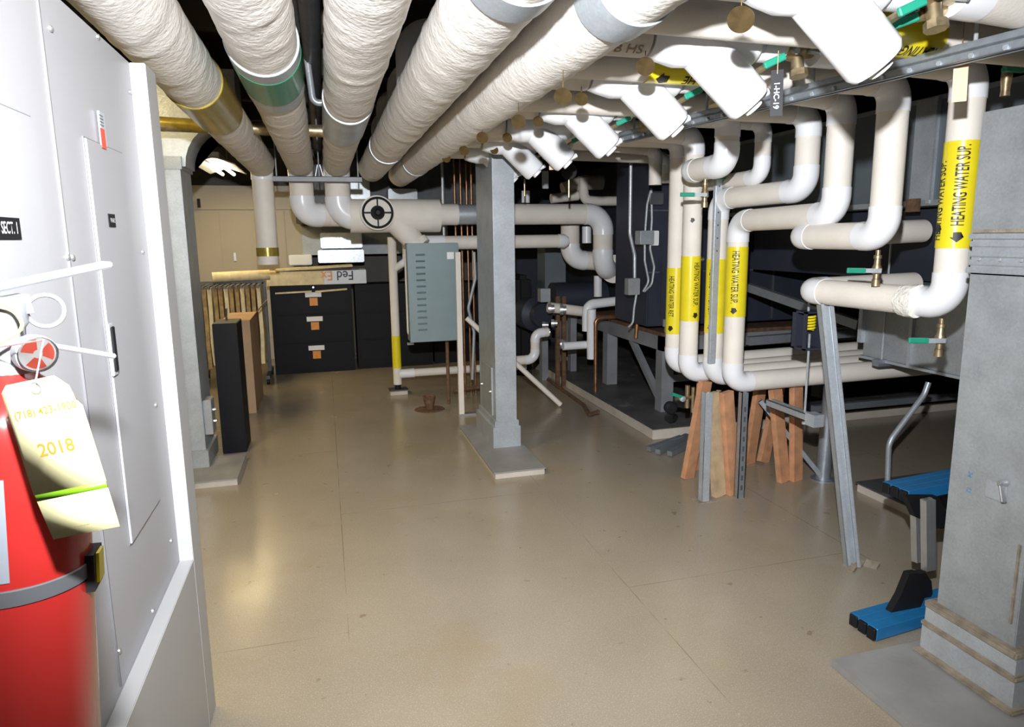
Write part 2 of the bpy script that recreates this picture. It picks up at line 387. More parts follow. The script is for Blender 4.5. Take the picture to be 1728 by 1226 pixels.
def tangent_box(cen, n, w_, h_, t_, bev=.002):
    n = Vector(n).normalized(); s = Vector((0, 0, 1)).cross(n); b = bmesh.new(); vs = box(b, -w_/2, w_/2, 0, t_, -h_/2, h_/2)
    for v in vs: q = v.co.copy(); v.co = Vector(cen)+s*q.x+n*q.y+Vector((0, 0, 1))*q.z
    return b
obj('strap_buckle', tangent_box(Vector((ex, ey, 1.195))+bk*.062, bk, .034, .040, .010), 'black', sb)
obj('buckle_tab', tangent_box(Vector((ex, ey, 1.198))+bk*.0722, bk, .020, .032, .003), 'yellow', sb)
obj('wall_bracket', BX(XI-.003, ex-.05, ey-.02, ey+.02, 1.0, 1.36), 'darksteel', c)
# curved paper label
def curved_patch(r, a0, a1, z0, z1, n=14):
    b = bmesh.new(); cols = []
    for k in range(n+1):
        a = a0+(a1-a0)*k/n; d = Vector((math.cos(a), math.sin(a), 0)); cols.append([b.verts.new(Vector((ex, ey, z))+d*rr) for z, rr in ((z0, r), (z1, r), (z1, r-.001), (z0, r-.001))])
    for k in range(n):
        for j in range(4): b.faces.new((cols[k][j], cols[k+1][j], cols[k+1][(j+1) % 4], cols[k][(j+1) % 4]))
    return b
av = math.atan2(tv.y, tv.x)
lb = obj('printed_label', curved_patch(.0672, av-1.3, av-.15, 1.215, 1.315), 'extlabel', c)
for k in range(10):
    z = 1.224+k*.009; obj('print_line', curved_patch(.0676, av-1.25, av-.25-.25*random.random(), z, z+.0035, 10), 'inkg', lb)
# valve head
b = bmesh.new(); lathe(b, (ex, ey, 1.40), (0, 0, 1), [(0, .024), (.006, .026), (.014, .026), (.016, .018), (.05, .018), (.055, .021), (.075, .021), (.08, .016)], seg=24)
obj('valve_body', b, 'cast', c)
fw = Vector((.75, .62, 0)).normalized()
h0 = Vector((ex, ey, 1.478))
b = bmesh.new(); bar(b, h0-fw*.05, h0+fw*.10+Vector((0, 0, .036)), .022, .007, bev=.002); bar(b, h0-fw*.02+Vector((0, 0, -.012)), h0+fw*.02+Vector((0, 0, -.004)), .028, .018); obj('squeeze_lever', b, 'cast', c)
b = bmesh.new(); bar(b, h0-fw*.03+Vector((0, 0, -.03)), h0+fw*.10+Vector((0, 0, -.065)), .022, .006, bev=.002); obj('carry_handle', b, 'cast', c)
sdv = (tv+sd*.25).normalized(); gz = 1.428
gc = Vector((ex, ey, gz))+sdv*.018+sd*.012
gg = obj('pressure_gauge', LA(gc, sdv, [(0, .012), (.012, .012), (.013, .018), (.026, .018)], seg=24), 'cast', c)
obj('gauge_face', LA(gc, sdv, [(.0262, .0155), (.027, .0155)], seg=24), 'white', gg)
b = bmesh.new(); s2, t2 = ortho(sdv)
for a0 in (.2, 2.3, 4.2):
    vs = [b.verts.new(gc+sdv*.0275+(s2*math.cos(a0+k*.22)+t2*math.sin(a0+k*.22))*rr) for rr in (.004,) for k in range(7)]
    ve = [b.verts.new(gc+sdv*.0275+(s2*math.cos(a0+k*.22)+t2*math.sin(a0+k*.22))*.014) for k in range(7)]
    for k in range(6): b.faces.new((vs[k], vs[k+1], ve[k+1], ve[k]))
obj('gauge_zone', b, 'inkr', gg)
obj('gauge_lens', LA(gc, sdv, [(.029, .0175), (.033, .015), (.035, .008), (.0355, .001)], seg=24), 'glass', gg)
rc = h0+sd*.035-Vector((0, 0, .012)); b = bmesh.new()
tube(b, [rc+(Vector((0, 0, 1))*math.cos(a)+sd*math.sin(a))*.016 for a in [k*math.pi/12 for k in range(25)]], .0022, 8); obj('pull_ring', b, 'cast', c)
pts = [h0+Vector((-.03, -.02, .075)), h0+Vector((-.02, -.03, .03)), h0+Vector((-.0, -.035, .0)), h0+Vector((.02, -.03, -.005)), h0+Vector((.03, -.03, -.025)), h0+Vector((.01, -.04, -.04))]
obj('tamper_cord', TU(smooth_path(pts, .01, 3), .0016, 8), 'cord', c)
c.rotation_euler = Matrix.Rotation(-math.radians(3.6), 3, tv).to_euler() if False else Matrix.Rotation(math.radians(3.6), 3, Vector((0, 0, 1)).cross(sd)).to_euler()
c.location.z += .02
# inspection tag hanging in front: a card facing the viewer
def card(u0, v0, d, w_, h_, ang, m, parent, nm, shape=None, yo=0.0, zo=0.0):
    n = -(RM @ Vector((0, 0, -1))); n = Vector((n.x, n.y, 0)).normalized(); s = Vector((0, 0, 1)).cross(n)
    o = EYE+ray(u0, v0)/F*d + n*zo
    ca, sa = math.cos(ang), math.sin(ang); ex_ = s*ca+Vector((0, 0, 1))*sa; ey_ = -s*sa+Vector((0, 0, 1))*ca
    shape = shape or [(-w_/2, 0), (w_/2, 0), (w_/2, -h_), (-w_/2, -h_)]
    b = bmesh.new(); fr = [b.verts.new(o+ex_*x+ey_*(y-yo)+n*.0004) for x, y in shape]; bb = [b.verts.new(o+ex_*x+ey_*(y-yo)-n*.0004) for x, y in shape]
    b.faces.new(fr); b.faces.new(bb[::-1]); k = len(shape)
    for i in range(k): b.faces.new((fr[i], fr[(i+1) % k], bb[(i+1) % k], bb[i]))
    return obj(nm, b, m, parent, smooth=0), o, ex_, ey_, n
D = .58; tg = T('inspection_tag', 'yellow extinguisher inspection tag printed 2018 hanging from the silver handle', 'tag', EYE+ray(58, 640)/F*D)
A_ = .19; Wt, Ht = .067, .100
up_, o_, ex_, ey_, n_ = card(58, 640, D, Wt, Ht, A_, 'tag', tg, 'upper_card', [(-Wt/2+.002, -.006), (-Wt/2+.008, 0), (Wt/2-.016, 0), (Wt/2-.006, -.011), (Wt/2-.004, -.024), (Wt/2, -.03), (Wt/2, -Ht), (-Wt/2, -Ht)])
lo_, *_ = card(58, 640, D, Wt, .05, A_, 'tag', tg, 'lower_card', [(-Wt/2+.001, -Ht-.006), (Wt/2-.001, -Ht-.006), (Wt/2-.001, -Ht-.043), (-Wt/2+.004, -Ht-.043)])
card(58, 640, D, Wt, .05, A_, 'lime', tg, 'green_band', [(-Wt/2+.001, -Ht), (Wt/2-.001, -Ht), (Wt/2-.001, -Ht-.006), (-Wt/2+.001, -Ht-.006)])
def tagtext(s, sz, x, y, m='ochre', xs=1): text_flat('lettering', s, sz, o_+ex_*x+ey_*y, n_, ex_, m, up_, xs, off=.0008)
tagtext('(718) 423-1900', .0095, .001, -.028, xs=.95); tagtext('2018', .0165, .0, -.062)
for i in range(3): tagtext('_ _ __ _ __', .003, .0, -.112-i*.011)
b = bmesh.new(); tube(b, [o_+n_*.001+(ex_*math.cos(a)+ey_*math.sin(a))*.0045+ey_*-.007 for a in [k*math.pi/8 for k in range(17)]], .0012, 6); obj('eyelet', b, 'alum', up_)
obj('tag_wire', TU([o_+ey_*-.004+n_*.001, o_+Vector((.0, .03, .03)), h0-Vector((0, 0, .03))], .0008, 6), 'alum', tg)

# ================================================================== OVERHEAD MAINS
def main_pipe(name, label, x, y0, y1, z0, z1, r, bands=(), seed=0, parts=None, rear=None):
    c = T(name, label, 'pipe', (x, (y0+y1)/2, (z0+z1)/2), 'canvas wrapped mains under the ceiling')
    n = int((y1-y0)/.022); pts = [Vector((x, y0+(y1-y0)*i/n, z0+(z1-z0)*i/n)) for i in range(n+1)]
    jr = random.Random(seed); joints = [y0+jr.uniform(.15, .4)]
    while joints[-1] < y1: joints.append(joints[-1]+jr.uniform(.28, .75))
    def rf(p, i):
        a = math.atan2(p.z-z0, p.x-x)
        w1 = noise.noise(Vector((p.x*9+seed*7, p.y*14+math.sin(a+seed)*1.2, p.z*9)))*.0028
        w2 = noise.noise(Vector((a*1.6, (p.y+.05*math.sin(a*1.7+seed)+.03*noise.noise(Vector((p.y*3,a,seed))))*26, seed)))*.0015
        j = 0
        for q in joints:
            dd = p.y-q-.03*math.sin(a+q*5)
            if -.012 < dd < .02: j += .0028*(1-abs(dd)/.02)
        return w1+w2+j
    obj('canvas_jacket', TU(pts, r, 56, rf=rf), 'canvas', c, smooth=0)
    for (yb_, wd, m, nm) in bands:
        zz = z0+(z1-z0)*(yb_-y0)/(y1-y0); b = bmesh.new()
        tube(b, [(x, yb_-wd/2, zz), (x, yb_-wd/2+.002, zz), (x, yb_+wd/2-.002, zz), (x, yb_+wd/2, zz)], [r+.004, r+.0065+(.0015 if 'green' in nm else 0), r+.0065+(.0015 if 'green' in nm else 0), r+.004], 48)
        obj(nm, b, m, c)
    return c
ZM = 2.17; RMN = .108
def ypx(u, v, z=ZM-.1): return PZ(u, v, z).y
def BD(u, v0, v1):
    a, c_ = PZ(u, v0, ZM-RMN).y, PZ(u, v1, ZM-RMN).y; return ((a+c_)/2, c_-a)
GB = BD(455, 140, 176)
p1 = main_pipe('overhead_pipe', 'leftmost overhead canvas wrapped main with a gold tape band, bending down at far end', -.455, .7, 6.02, ZM, ZM, RMN, [BD(383, 184, 226)+('gold', 'gold_tape_band')], 1)
p2 = main_pipe('overhead_pipe', 'second overhead canvas wrapped main, with a green tape band', -.15, .7, 6.02, ZM, ZM, RMN, [BD(470, 128, 188)+('galvb', 'foil_band'), GB+('greentape', 'green_tape_band')], 2)
p3 = main_pipe('overhead_pipe', 'middle overhead canvas wrapped main, with a dark foil band', .145, .7, 6.02, ZM, ZM, RMN, [BD(575, 208, 246)+('galvb', 'foil_band')], 3)
p4 = main_pipe('overhead_pipe', 'fourth overhead canvas wrapped main, large, left of the branch lines', .455, .9, 6.3, ZM, ZM, .116, [(ypx(636, 272), .07, 'galvb', 'end_clamp'), (1.58, .12, 'galv', 'metal_band')], 4)
p5 = main_pipe('overhead_pipe', 'rightmost overhead canvas wrapped main where the white branch lines begin', .735, .9, 6.6, 2.142, 2.142, .108, [(ypx(675, 288), .07, 'galvb', 'end_clamp'), (1.60, .14, 'galv', 'metal_band')], 5)
# far ends turning down
pipe_run(p1, [(-.455, 5.95, ZM), (-.455, 6.10, ZM), (-.455, 6.10, 1.35)], .085, .09)
obj('gold_tape_band', TU([(-.455, 6.10, 1.42), (-.455, 6.10, 1.49)], .0905, 24), 'gold', p1)
pipe_run(p2, [(-.15, 5.95, ZM), (-.15, 6.12, ZM), (-.15, 6.12, 1.76), (.2, 6.3, 1.76)], .098, .12, ms='jacket')
pipe_run(p3, [(.145, 5.95, ZM), (.145, 6.12, ZM), (.145, 6.12, 1.74), (.42, 6.14, 1.74)], .105, .16)
obj('dark_end', TU([(.455, 6.3, ZM), (.455, 6.42, ZM), ], .075, 20), 'darksteel', p4)
obj('dark_end', TU([(.735, 6.6, 2.142), (.735, 6.72, 2.142)], .07, 20), 'darksteel', p5)
# trapeze at the far end
t = T('trapeze_hanger', 'short dull strut trapeze under the three left mains at their far end', 'hanger', (0, 5.88, ZM-.13))
obj('strut', channel(bmesh.new(), (-.36, 5.88, ZM-.135), (.34, 5.88, ZM-.135), .045, .045), 'frame', t)
for x in (-.33, 0, .31): obj('threaded_rod', TU([(x, 5.88, ZM-.15), (x, 5.88, ZC-.2)], .006, 8), 'galvb', t)
for x in (-.03, .03): obj('pipe_clip', BAR((x, 5.88, ZM-.11), (x*.3, 5.88, ZM-.02), .02, .004), 'galvb', t)
# crossing pieces above the mains
for i, (u, v, y) in enumerate([(692, 105, 3.1), (672, 160, 4.0), (650, 195, 4.9), (640, 225, 5.6)]):
    a = PY(u, v, y); c = T('branch_elbow', ['nearest', 'second', 'third', 'farthest'][i]+' glossy white elbow looking out from behind the fourth main', 'pipe fitting', a, 'white elbows behind the fourth main')
    obj('elbow', TU(smooth_path([(a.x+.5, y, a.z+.12), (a.x, y, a.z+.12), (a.x, y, a.z-.15)], .09), .062, 20), 'pvc', c)
# ================================================================== STRUT BEAM AND HANGERS
SX = 1.98
sb0, sb1 = PZ(1800, 62, 2.035), PZ(1045, 240, 2.035)
for q in (sb0, sb1): q.x += .02; q.z = 2.048
c = T('strut_beam', 'long galvanized strut beam running above the risers to the upper right', 'beam', (1.98, 2.6, 2.19))
b = bmesh.new(); channel(b, sb0, sb1, .05, .026, .004, up=(0, 0, -1)); obj('lower_channel', b, 'strut', c)
b = bmesh.new(); channel(b, sb0+Vector((0, 0, .0245)), sb1+Vector((0, 0, .0245)), .05, .023, .004); obj('upper_channel', b, 'strut', c)
for k in range(22):
    p = sb0.lerp(sb1, (k+.5)/22); obj('bolt_head', LA(p+Vector((-.026, 0, -.004)), (-1, 0, -.3), [(0, .008), (.006, .008)], seg=6), 'galvb', c)
for f in (.12, .4, .68, .95):
    p = sb0.lerp(sb1, f); obj('threaded_rod', TU([p+Vector((.0, 0, .0)), (p.x, p.y, ZC-.2)], .006, 8), 'galvb', c)

# ================================================================== BRANCHES
ZB = 2.145; RB = .060
def yellow_band(parent, p, q, r, w=.004, nm='yellow_tape_band'):
    return obj(nm, TU([p, q], r+w*.4, 32), 'yellow', parent)
CAMN = lambda P: (EYE-Vector(P)).normalized()
def strainer(x, y, z, label):
    c = T('y_strainer', label, 'strainer', (x, y, z), 'white Y strainers on the branch lines')
    b = bmesh.new(); tube(b, [(x-.20, y, z), (x-.17, y, z), (x-.11, y, z), (x+.14, y, z), (x+.16, y, z)], [.062, .072, .086, .080, .066], 28); obj('body_jacket', b, 'pvc', c)
    d = Vector((.70, -.12, -.71)).normalized(); p = Vector((x-.07, y, z+.02))
    b = bmesh.new(); tube(b, [p, p+d*.285, p+d*.30], [.074, .072, .064], 28); obj('leg_jacket', b, 'pvc', c)
    q = p+d*.30
    b = bmesh.new(); tube(b, [q, q+d*.02], .030, 12); tube(b, [q+Vector((.02, -.0, .02)), q+Vector((.06, 0, .04))], .012, 10); obj('blowdown_plug', b, 'white', c)
    v = Vector((x+.14, y-.05, z-.085)); b = bmesh.new(); tube(b, [v-Vector((.02, 0, .03)), v+Vector((.05, 0, .01))], .010, 10); a = obj('drain_valve', b, 'brass', c)
    obj('handle', BAR(v+Vector((.02, -.02, .0)), v+Vector((.085, -.03, .03)), .014, .022, bev=.003), 'green', a)
    return c
def branch_valve(x, y, z, label, tag=None):
    c = T('balancing_valve', label, 'valve', (x, y, z), 'brass valves on the branch lines')
    b = bmesh.new(); lathe(b, (x-.06, y, z), (1, 0, 0), [(0, .035), (.03, .038), (.04, .045), (.06, .048), (.08, .045), (.09, .038), (.12, .035)], seg=16); obj('valve_body', b, 'brass', c)
    b = bmesh.new(); tube(b, [(x, y-.01, z-.03), (x, y-.02, z-.08)], .02, 12); tube(b, [(x, y-.022, z-.08), (x, y-.026, z-.10)], .028, 8); obj('valve_stem', b, 'brass', c)
    for k in (-1, 1): obj('test_port', TU([(x+k*.03, y-.03, z-.02), (x+k*.045, y-.07, z-.035)], .010, 10), 'galvb', c)
    return c
# (strainer y, riser x, riser y)
names = ['S0', 'S1', 'S2', 'S3', 'S4', 'S5', 'S6']
SY = [1.47, 1.98, 2.46, 3.08, 3.67, 4.23, 4.76]
ordn = ['nearest, cut by the top edge of the view', 'second nearest, beside the valve with the black tag', 'third nearest', 'fourth nearest', 'third from the far end', 'second from the far end', 'smallest and farthest, over the steel column']
for i, y in enumerate(SY):
    strainer(1.18, y, ZB, 'white Y strainer, '+ordn[i])
    if i < 6: branch_valve(1.50, y, ZB, 'aged brass valve right of a white strainer, '+ordn[i].split(',')[0]+' of the row')
def riser(label, top, pts_down, r=RB, R=.075, start=(.86, None), bends=None):
    pass
def branch(name, label, ys, rx, ry, down, r=.059, R=.085, gap=True, x0=.82, group='insulated heating branch lines'):
    """from the header to the riser at (rx, ry), then the given points"""
    c = T(name, label, 'pipe', (rx, ry, ZB), group)
    if gap:
        d = lambda x: Vector((x, ys+(ry-ys)*max(0, (x-1.6))/(rx-1.6), ZB))
        obj('pipe_section', TU([d(x0), d(.97)], r*1.08, 24), 'jacket', c)
        obj('pipe_section', TU([d(1.36), d(1.44)], r*.95, 24), 'pvc', c)
        obj('pipe_section', TU([d(1.56), d(1.66)], r*1.02, 24), 'pvc', c)
        pipe_run(c, [d(1.66)]+[Vector((rx, ry, ZB))]+[Vector(p) for p in down], r, R)
    else:
        pipe_run(c, [Vector((x0, ys, ZB)), Vector((rx, ry, ZB))]+[Vector(p) for p in down], r, R)
    return c
def drain(u, v, x, y, ztop, label, L=.15, hl=-.13):
    c = T('drain_valve', label, 'valve', (x, y, ztop), 'small brass drain valves under the pipes')
    b = bmesh.new(); lathe(b, (x, y, ztop), (0, 0, -1), [(0, .010), (.02, .010), (.022, .016), (.035, .016), (.037, .012), (.06, .014), (.075, .020), (.095, .020), (.10, .013), (.12, .013), (.122, .017), (L, .017)], seg=14); a = obj('valve_body', b, 'brass', c)
    n = Vector((-.95, .25, .02))
    obj('handle_plate', BAR(Vector((x, y-.022, ztop-.085)), Vector((x, y-.022, ztop-.085))+n*.075, .012, .018), 'galvb', c)
    obj('handle_grip', BAR(Vector((x, y-.022, ztop-.085))+n*.065, Vector((x, y-.022, ztop-.085))+n*.145, .013, .022, bev=.003), 'green', c)
    return c
# ---- riser A (nearest, right)
ax, ay = 2.31, 2.06
zA = PX(1575, 510, ax).z
eA = PX(1360, 490, 2.27)
A = branch('heating_riser', 'nearest white riser with a large yellow HEATING WATER SUP. label', 1.98, ax, ay, [(ax, ay, zA), (2.27, eA.y, zA), (2.95, eA.y+.03, zA+.01)])
zt = PX(1620, 240, ax).z; zl = PX(1605, 418, ax).z
lab = yellow_band(A, (ax, ay, zl), (ax, ay, zt), .060)
n = CAMN((ax, ay, 1.7)); n.z = 0
n2 = Matrix.Rotation(.12, 3, 'Z') @ n
b = textmesh('HEATING WATER SUP.', .060, .48); wrap('lettering', b, (ax, ay, (zl+zt)/2+.033), (0, 0, 1), n2, .0617, 'ink', lab)
b = arrow_bm(.038, .045); wrap('arrow', b, (ax, ay, zl+.04), (0, 0, -1), n2, .0617, 'ink', lab)
b = textmesh('HEATING WATER SUP.', .060, .48); n3 = Matrix.Rotation(-1.12, 3, 'Z') @ n; wrap('lettering', b, (ax, ay, (zl+zt)/2-.02), (0, 0, 1), n3, .0617, 'ink', lab)
b = arrow_bm(.038, .045); wrap('arrow', b, (ax, ay, zl+.07), (0, 0, -1), n3, .0617, 'ink', lab)
b = bmesh.new(); q = Vector((ax, ay, zA)); q2 = Vector((2.28, ay+.14, zA))
tube(b, [q2+Vector((0, -.03, 0)), q2+Vector((0, 0, 0)), q2+Vector((0, .035, 0))], [.066, .069, .064], 24, rf=lambda p, i: noise.noise(p*60)*.006); obj('torn_wrap', b, 'wrapseam', A)
drain(1595, 560, ax, ay+.02, zA-.058, 'brass drain valve with green handle under the nearest riser')
# ---- riser B
bx_, by_ = 2.24, 2.33
zB_ = PX(1487, 398, bx_).z; eB = PX(1345, 400, 2.26)
B_ = branch('heating_riser', 'second white riser, turning left to a level run above the dark gap', 2.30, bx_, by_, [(bx_, by_, zB_), (2.26, eB.y, zB_), (3.05, eB.y+.02, zB_+.02)], gap=False)
drain(1485, 440, bx_, by_+.02, zB_-.058, 'brass drain valve with green handle under the second riser')
# ---- riser C -> H2
cx_, cy_ = 2.27, 2.65
zC_ = PX(1395, 362, cx_).z; ZL = .68
hx, hy = 2.30, 3.45
Cr = branch('heating_riser', 'third white riser, stepping left then down, yellow HEATING WATER SUP label facing front', 2.46, cx_, cy_, [(cx_, cy_, zC_), (hx, hy, zC_-.01), (hx, hy, ZL), (4.6, hy, ZL+.02)])
def vlabel(parent, x, y, u, v0, v1, txt, r=.059, rot=0, ts=.062, arrow=True):
    za, zb = PX(u, v1, x).z, PX(u, v0, x).z
    l_ = yellow_band(parent, (x, y, za), (x, y, zb), r+.0005); n = CAMN((x, y, 1.2)); n.z = 0; n = Matrix.Rotation(rot, 3, 'Z') @ n
    wrap('lettering', textmesh(txt, ts, .53), (x, y, (za+zb)/2+.028), (0, 0, -1), n, r+.0022, 'ink', l_)
    if arrow: wrap('arrow', arrow_bm(.036, .040), (x, y, za+.035), (0, 0, -1), n, r+.0022, 'ink', l_)
    return l_
vlabel(Cr, hx, hy, 1240, 416, 533, 'HEATING WATER SUP.', rot=-.15, ts=.056)
# ---- riser D -> H1
dx, dy = 2.37, 2.99
zD = PX(1342, 322, dx).z
Dr = branch('heating_riser', 'fourth white riser stepping left behind the third, label HEATING WATER RET', 2.93, dx, dy, [(dx, dy, zD), (2.30, 3.66, zD-.01), (2.30, 3.66, ZL), (4.6, 3.66, ZL+.02)], gap=False)
vlabel(Dr, 2.30, 3.66, 1216, 437, 563, 'HEATING WATER RET.', rot=-.45, ts=.05)
# ---- E thin riser
E_ = branch('heating_riser', 'slim white riser seen between the curled elbow and the fourth riser', 3.28, 2.33, 3.30, [(2.33, 3.30, 1.86), (2.33, 3.95, 1.86)], r=.043, R=.07, gap=False, x0=1.9)
# ---- F curled elbow
F_ = branch('heating_riser', 'white branch ending in a curled double elbow left of the slim riser', 3.08, 2.0, 3.13, [(2.0, 3.13, 1.90), (1.99, 3.45, 1.90), (2.02, 3.47, 1.90)], r=.060, R=.075)
drain(1210, 300, 1.985, 3.30, 1.845, 'brass drain valve under the curled double elbow')
# ---- G pair
gx, gy = 2.20, 3.79
Gr = branch('heating_riser', 'long straight white riser with yellow label and black mark, left of the perforated strut', 3.67, gx, gy, [(gx, gy, ZL), (4.6, 3.86, ZL+.02)])
vlabel(Gr, gx, gy, 1172, 432, 542, 'HEATING WATER SUP.', rot=.6, ts=.05)
za = PX(1172, 372, gx).z; wrap('marker_print', arrow_bm(.03, .03), (gx, gy, za), (0, 0, -1), CAMN((gx, gy, 1.2)), .0605, 'ink', Gr)
G1 = branch('heating_riser', 'leftmost straight white riser half hidden behind its neighbour, yellow label', 3.86, 2.20, 3.97, [(2.20, 3.97, ZL+.02), (4.6, 4.03, ZL+.04)], gap=False)
vlabel(G1, 2.20, 3.97, 1151, 452, 565, 'HEATING WATER RET.', rot=-.5, ts=.05)
# ---- Z riser out at the right edge and far branches
Zr = branch('heating_riser', 'white branch above the strut at the top right corner, with yellow tape', 1.47, 2.75, 1.62, [(2.75, 1.62, 1.4)])
S5 = branch('heating_riser', 'short white drop pipe near the far end of the strut beam', 4.23, 2.28, 4.45, [(2.28, 4.45, 1.9)], r=.045, R=.07)
S6 = branch('heating_riser', 'farthest white branch line passing above the steel column', 4.76, 2.6, 4.9, [(2.6, 4.9, 1.95)], r=.05)
# yellow tape with lettering on the branches
lb2 = yellow_band(B_, (1.13, 2.30, ZB), (1.36, 2.30, ZB), .0605)
def hlabel(parent, x, y, txt, fr=(0, -.6, -1)):
    wrap('lettering', textmesh(txt, .055, .8), (x, y, ZB), (-1, 0, 0), fr, .0625, 'ink', parent)
hlabel(lb2, 1.29, 2.30, 'HE')
wrap('arrow', arrow_bm(.05, .05), (1.18, 2.30, ZB), (-1, 0, 0), (0, -.6, -1), .0625, 'ink', lb2)
b = textmesh('B HS', .042, 1.1); wrap('handwriting', b, (.90, 1.98, ZB), (1, 0, 0), (0, -.7, -1), .0645, 'pencil', A)
RT = branch('heating_riser', 'white return branch passing behind the nearest strainer leg, yellow taped', 1.76, 2.62, 1.84, [(2.62, 1.84, 1.5)], gap=False)
yb2 = yellow_band(RT, (1.50, 1.787, ZB), (1.86, 1.81, ZB), .062); wrap('lettering', textmesh('HEATING WATER', .055, .6), (1.72, 1.80, ZB), (-1, 0, 0), (0, -.6, -1), .0637, 'ink', yb2)
# tags on chains
def disc(u, v, y, dia, i, row):
    p = PY(u, v, y); top = ZB-.058
    c = T('valve_disc_tag', row[i], 'tag', p, 'round tarnished valve tags')
    n = CAMN(p); n = (n+Vector((-.25, 0, -.55))).normalized(); obj('disc', LA(p-n*.0007, n, [(0, dia/2), (.0014, dia/2)], seg=28), 'disc', c)
    if top > p.z+dia/2: obj('chain', TU([p+Vector((0, 0, dia/2-.003)), (p.x, p.y, top)], .0015, 6), 'disc', c)
wA = ['round brass tag hanging '+s for s in ('nearest the top edge, above the big strainer', 'beside the yellow tape band', 'just left of the third strainer', 'left of the fourth strainer', 'left of the fifth strainer', 'left of the sixth strainer')]
for i, (u, v, y, d_) in enumerate([(1250, 33, 1.42, .060), (1089, 112, 1.93, .056), (981, 167, 2.42, .050), (908, 205, 3.03, .050), (856, 232, 3.6, .052), (834, 253, 4.18, .052)]): disc(u, v, y, d_, i, wA)
wB = ['round dark tag on a short chain by the rightmost main, '+s for s in ('the nearest one', 'second nearest', 'third nearest', 'fourth nearest', 'the farthest one')]
for i, (u, v, y, d_) in enumerate([(950, 163, 2.0, .055), (875, 205, 2.5, .055), (814, 232, 3.12, .055), (783, 254, 3.7, .055), (753, 267, 4.25, .055)]): disc(u, v, y, d_, i, wB)
def hang_card(u, v, y, w_, h_, m, nm, label, txt=None, chain=.05, tilt=0):
    p = PY(u, v, y); c = T(nm, label, 'tag', p); n = CAMN(p); n.z = 0; n.normalize(); s = Vector((0, 0, 1)).cross(n)
    b = bmesh.new(); vs = box(b, -w_/2, w_/2, -.0008, .0008, -h_, 0)
    for q in vs: k = q.co.copy(); q.co = p+s*(k.x+tilt*k.z)+n*k.y+Vector((0, 0, 1))*k.z
    o = obj('card', b, m, c)
    obj('chain', TU([p-Vector((0, 0, .012))+n*.002, p+Vector((.0, 0, chain))], .0016, 6), 'brass', c)
    if txt: text_flat('lettering', txt, w_*.62, p+n*.001-Vector((0, 0, h_*.55)), n, (0, 0, -1), 'inkw', o, 1.0)
    return c
hang_card(1624, 75, 1.72, .038, .165, 'peach', 'paper_tag', 'peach paper tag on a brass chain in front of the nearest riser', chain=.12, tilt=-.03)
hang_card(1312, 118, 1.88, .036, .135, 'black', 'valve_tag', 'black valve tag lettered 1-HC-19 hanging in front of the strut', '1-HC-19', chain=.06, tilt=-.02)
hang_card(932, 268, 3.75, .035, .06, 'peach', 'paper_tag', 'small peach tag hanging behind the fourth strainer', chain=.05)
branch_valve(1.98, 1.55, ZB, 'big brass valve at the top right above the peach tag')
# big green handled ball valve at the top right
p = PY(1512, 42, 1.5); c = T('ball_valve', 'ball valve with green lever handle at the top edge', 'valve', p); obj('handle', BAR(PY(1488, 50, 1.5), PY(1548, 28, 1.48), .02, .022, bev=.003), 'green', c); obj('valve_body', TU([PY(1548, 28, 1.48), (1.72, 1.49, ZB)], .014, 10), 'brass', c)
p = PY(1710, 118, 1.9); c = T('drain_valve', 'brass drain valve with green handle at the upper right edge', 'valve', p, 'small brass drain valves under the pipes')
obj('handle_grip', BAR(PY(1694, 117, 1.9), PY(1728, 119, 1.9), .02, .014), 'green', c)
obj('valve_body', LA(p+Vector((.01, .03, .03)), (0, 0, -1), [(0, .016), (.05, .018), (.09, .014), (.11, .016)], seg=12), 'brass', c)

# ================================================================== SUPPORTS UNDER THE LOW RUN
def post(name, label, u0, v0, top, w_, h_, m, z0=0, group=None, lean_up=(0, 0, 1), fn=None):
    p = PZ(u0, v0, z0)
    b = bmesh.new(); (fn or bar)(b, p, top, w_, h_) if not fn else fn(b, p, top, w_, h_, .003, (0, -1, 0)); return single(name, label, 'support', b, m, group)
zt_ = ZL-.045
def wood(u, v, ut, vt, yt, m, lbl):
    a = PZ(u, v); t = PY(ut, vt, yt); t.z = zt_; b = bmesh.new(); bar(b, a+Vector((0, 0, .0)), t, .038, .085, up=(1, .3, 0)); 
    # cut level with the floor
    bmesh.ops.bisect_plane(b, geom=b.verts[:]+b.edges[:]+b.faces[:], plane_co=(0, 0, .001), plane_no=(0, 0, -1), clear_outer=True)
    bmesh.ops.holes_fill(b, edges=[e for e in b.edges if len(e.link_faces) < 2])
    single('timber_prop', lbl, 'timber', b, m, 'raw timber props under the low pipes')
wood(1160, 806, 1190, 655, 3.72, 'wood', 'reddish timber prop leaning at the far left of the low pipes')
wood(1176, 792, 1186, 690, 3.9, 'wood', 'short timber prop partly hidden behind the leftmost leaning prop')
wood(1213, 836, 1200, 665, 3.42, 'woodp', 'pale yellow timber prop right beside the silver strut leg')
wood(1237, 833, 1225, 672, 3.42, 'wood', 'knotty red timber prop between pale prop and perforated post')
wood(1263, 782, 1284, 672, 3.75, 'wood', 'timber prop leaning right behind the perforated post')
wood(1287, 780, 1318, 690, 4.0, 'wood', 'short timber prop leaning behind the diagonal brace')
wood(1322, 812, 1306, 672, 3.5, 'wood', 'orange timber prop with a blue painted foot')
wood(1343, 810, 1342, 672, 3.5, 'wood', 'upright brown timber prop rightmost of the group')
c = T('strut_support', 'pale galvanized strut leg standing on the floor below the double risers', 'support', PZ(1187, 845))
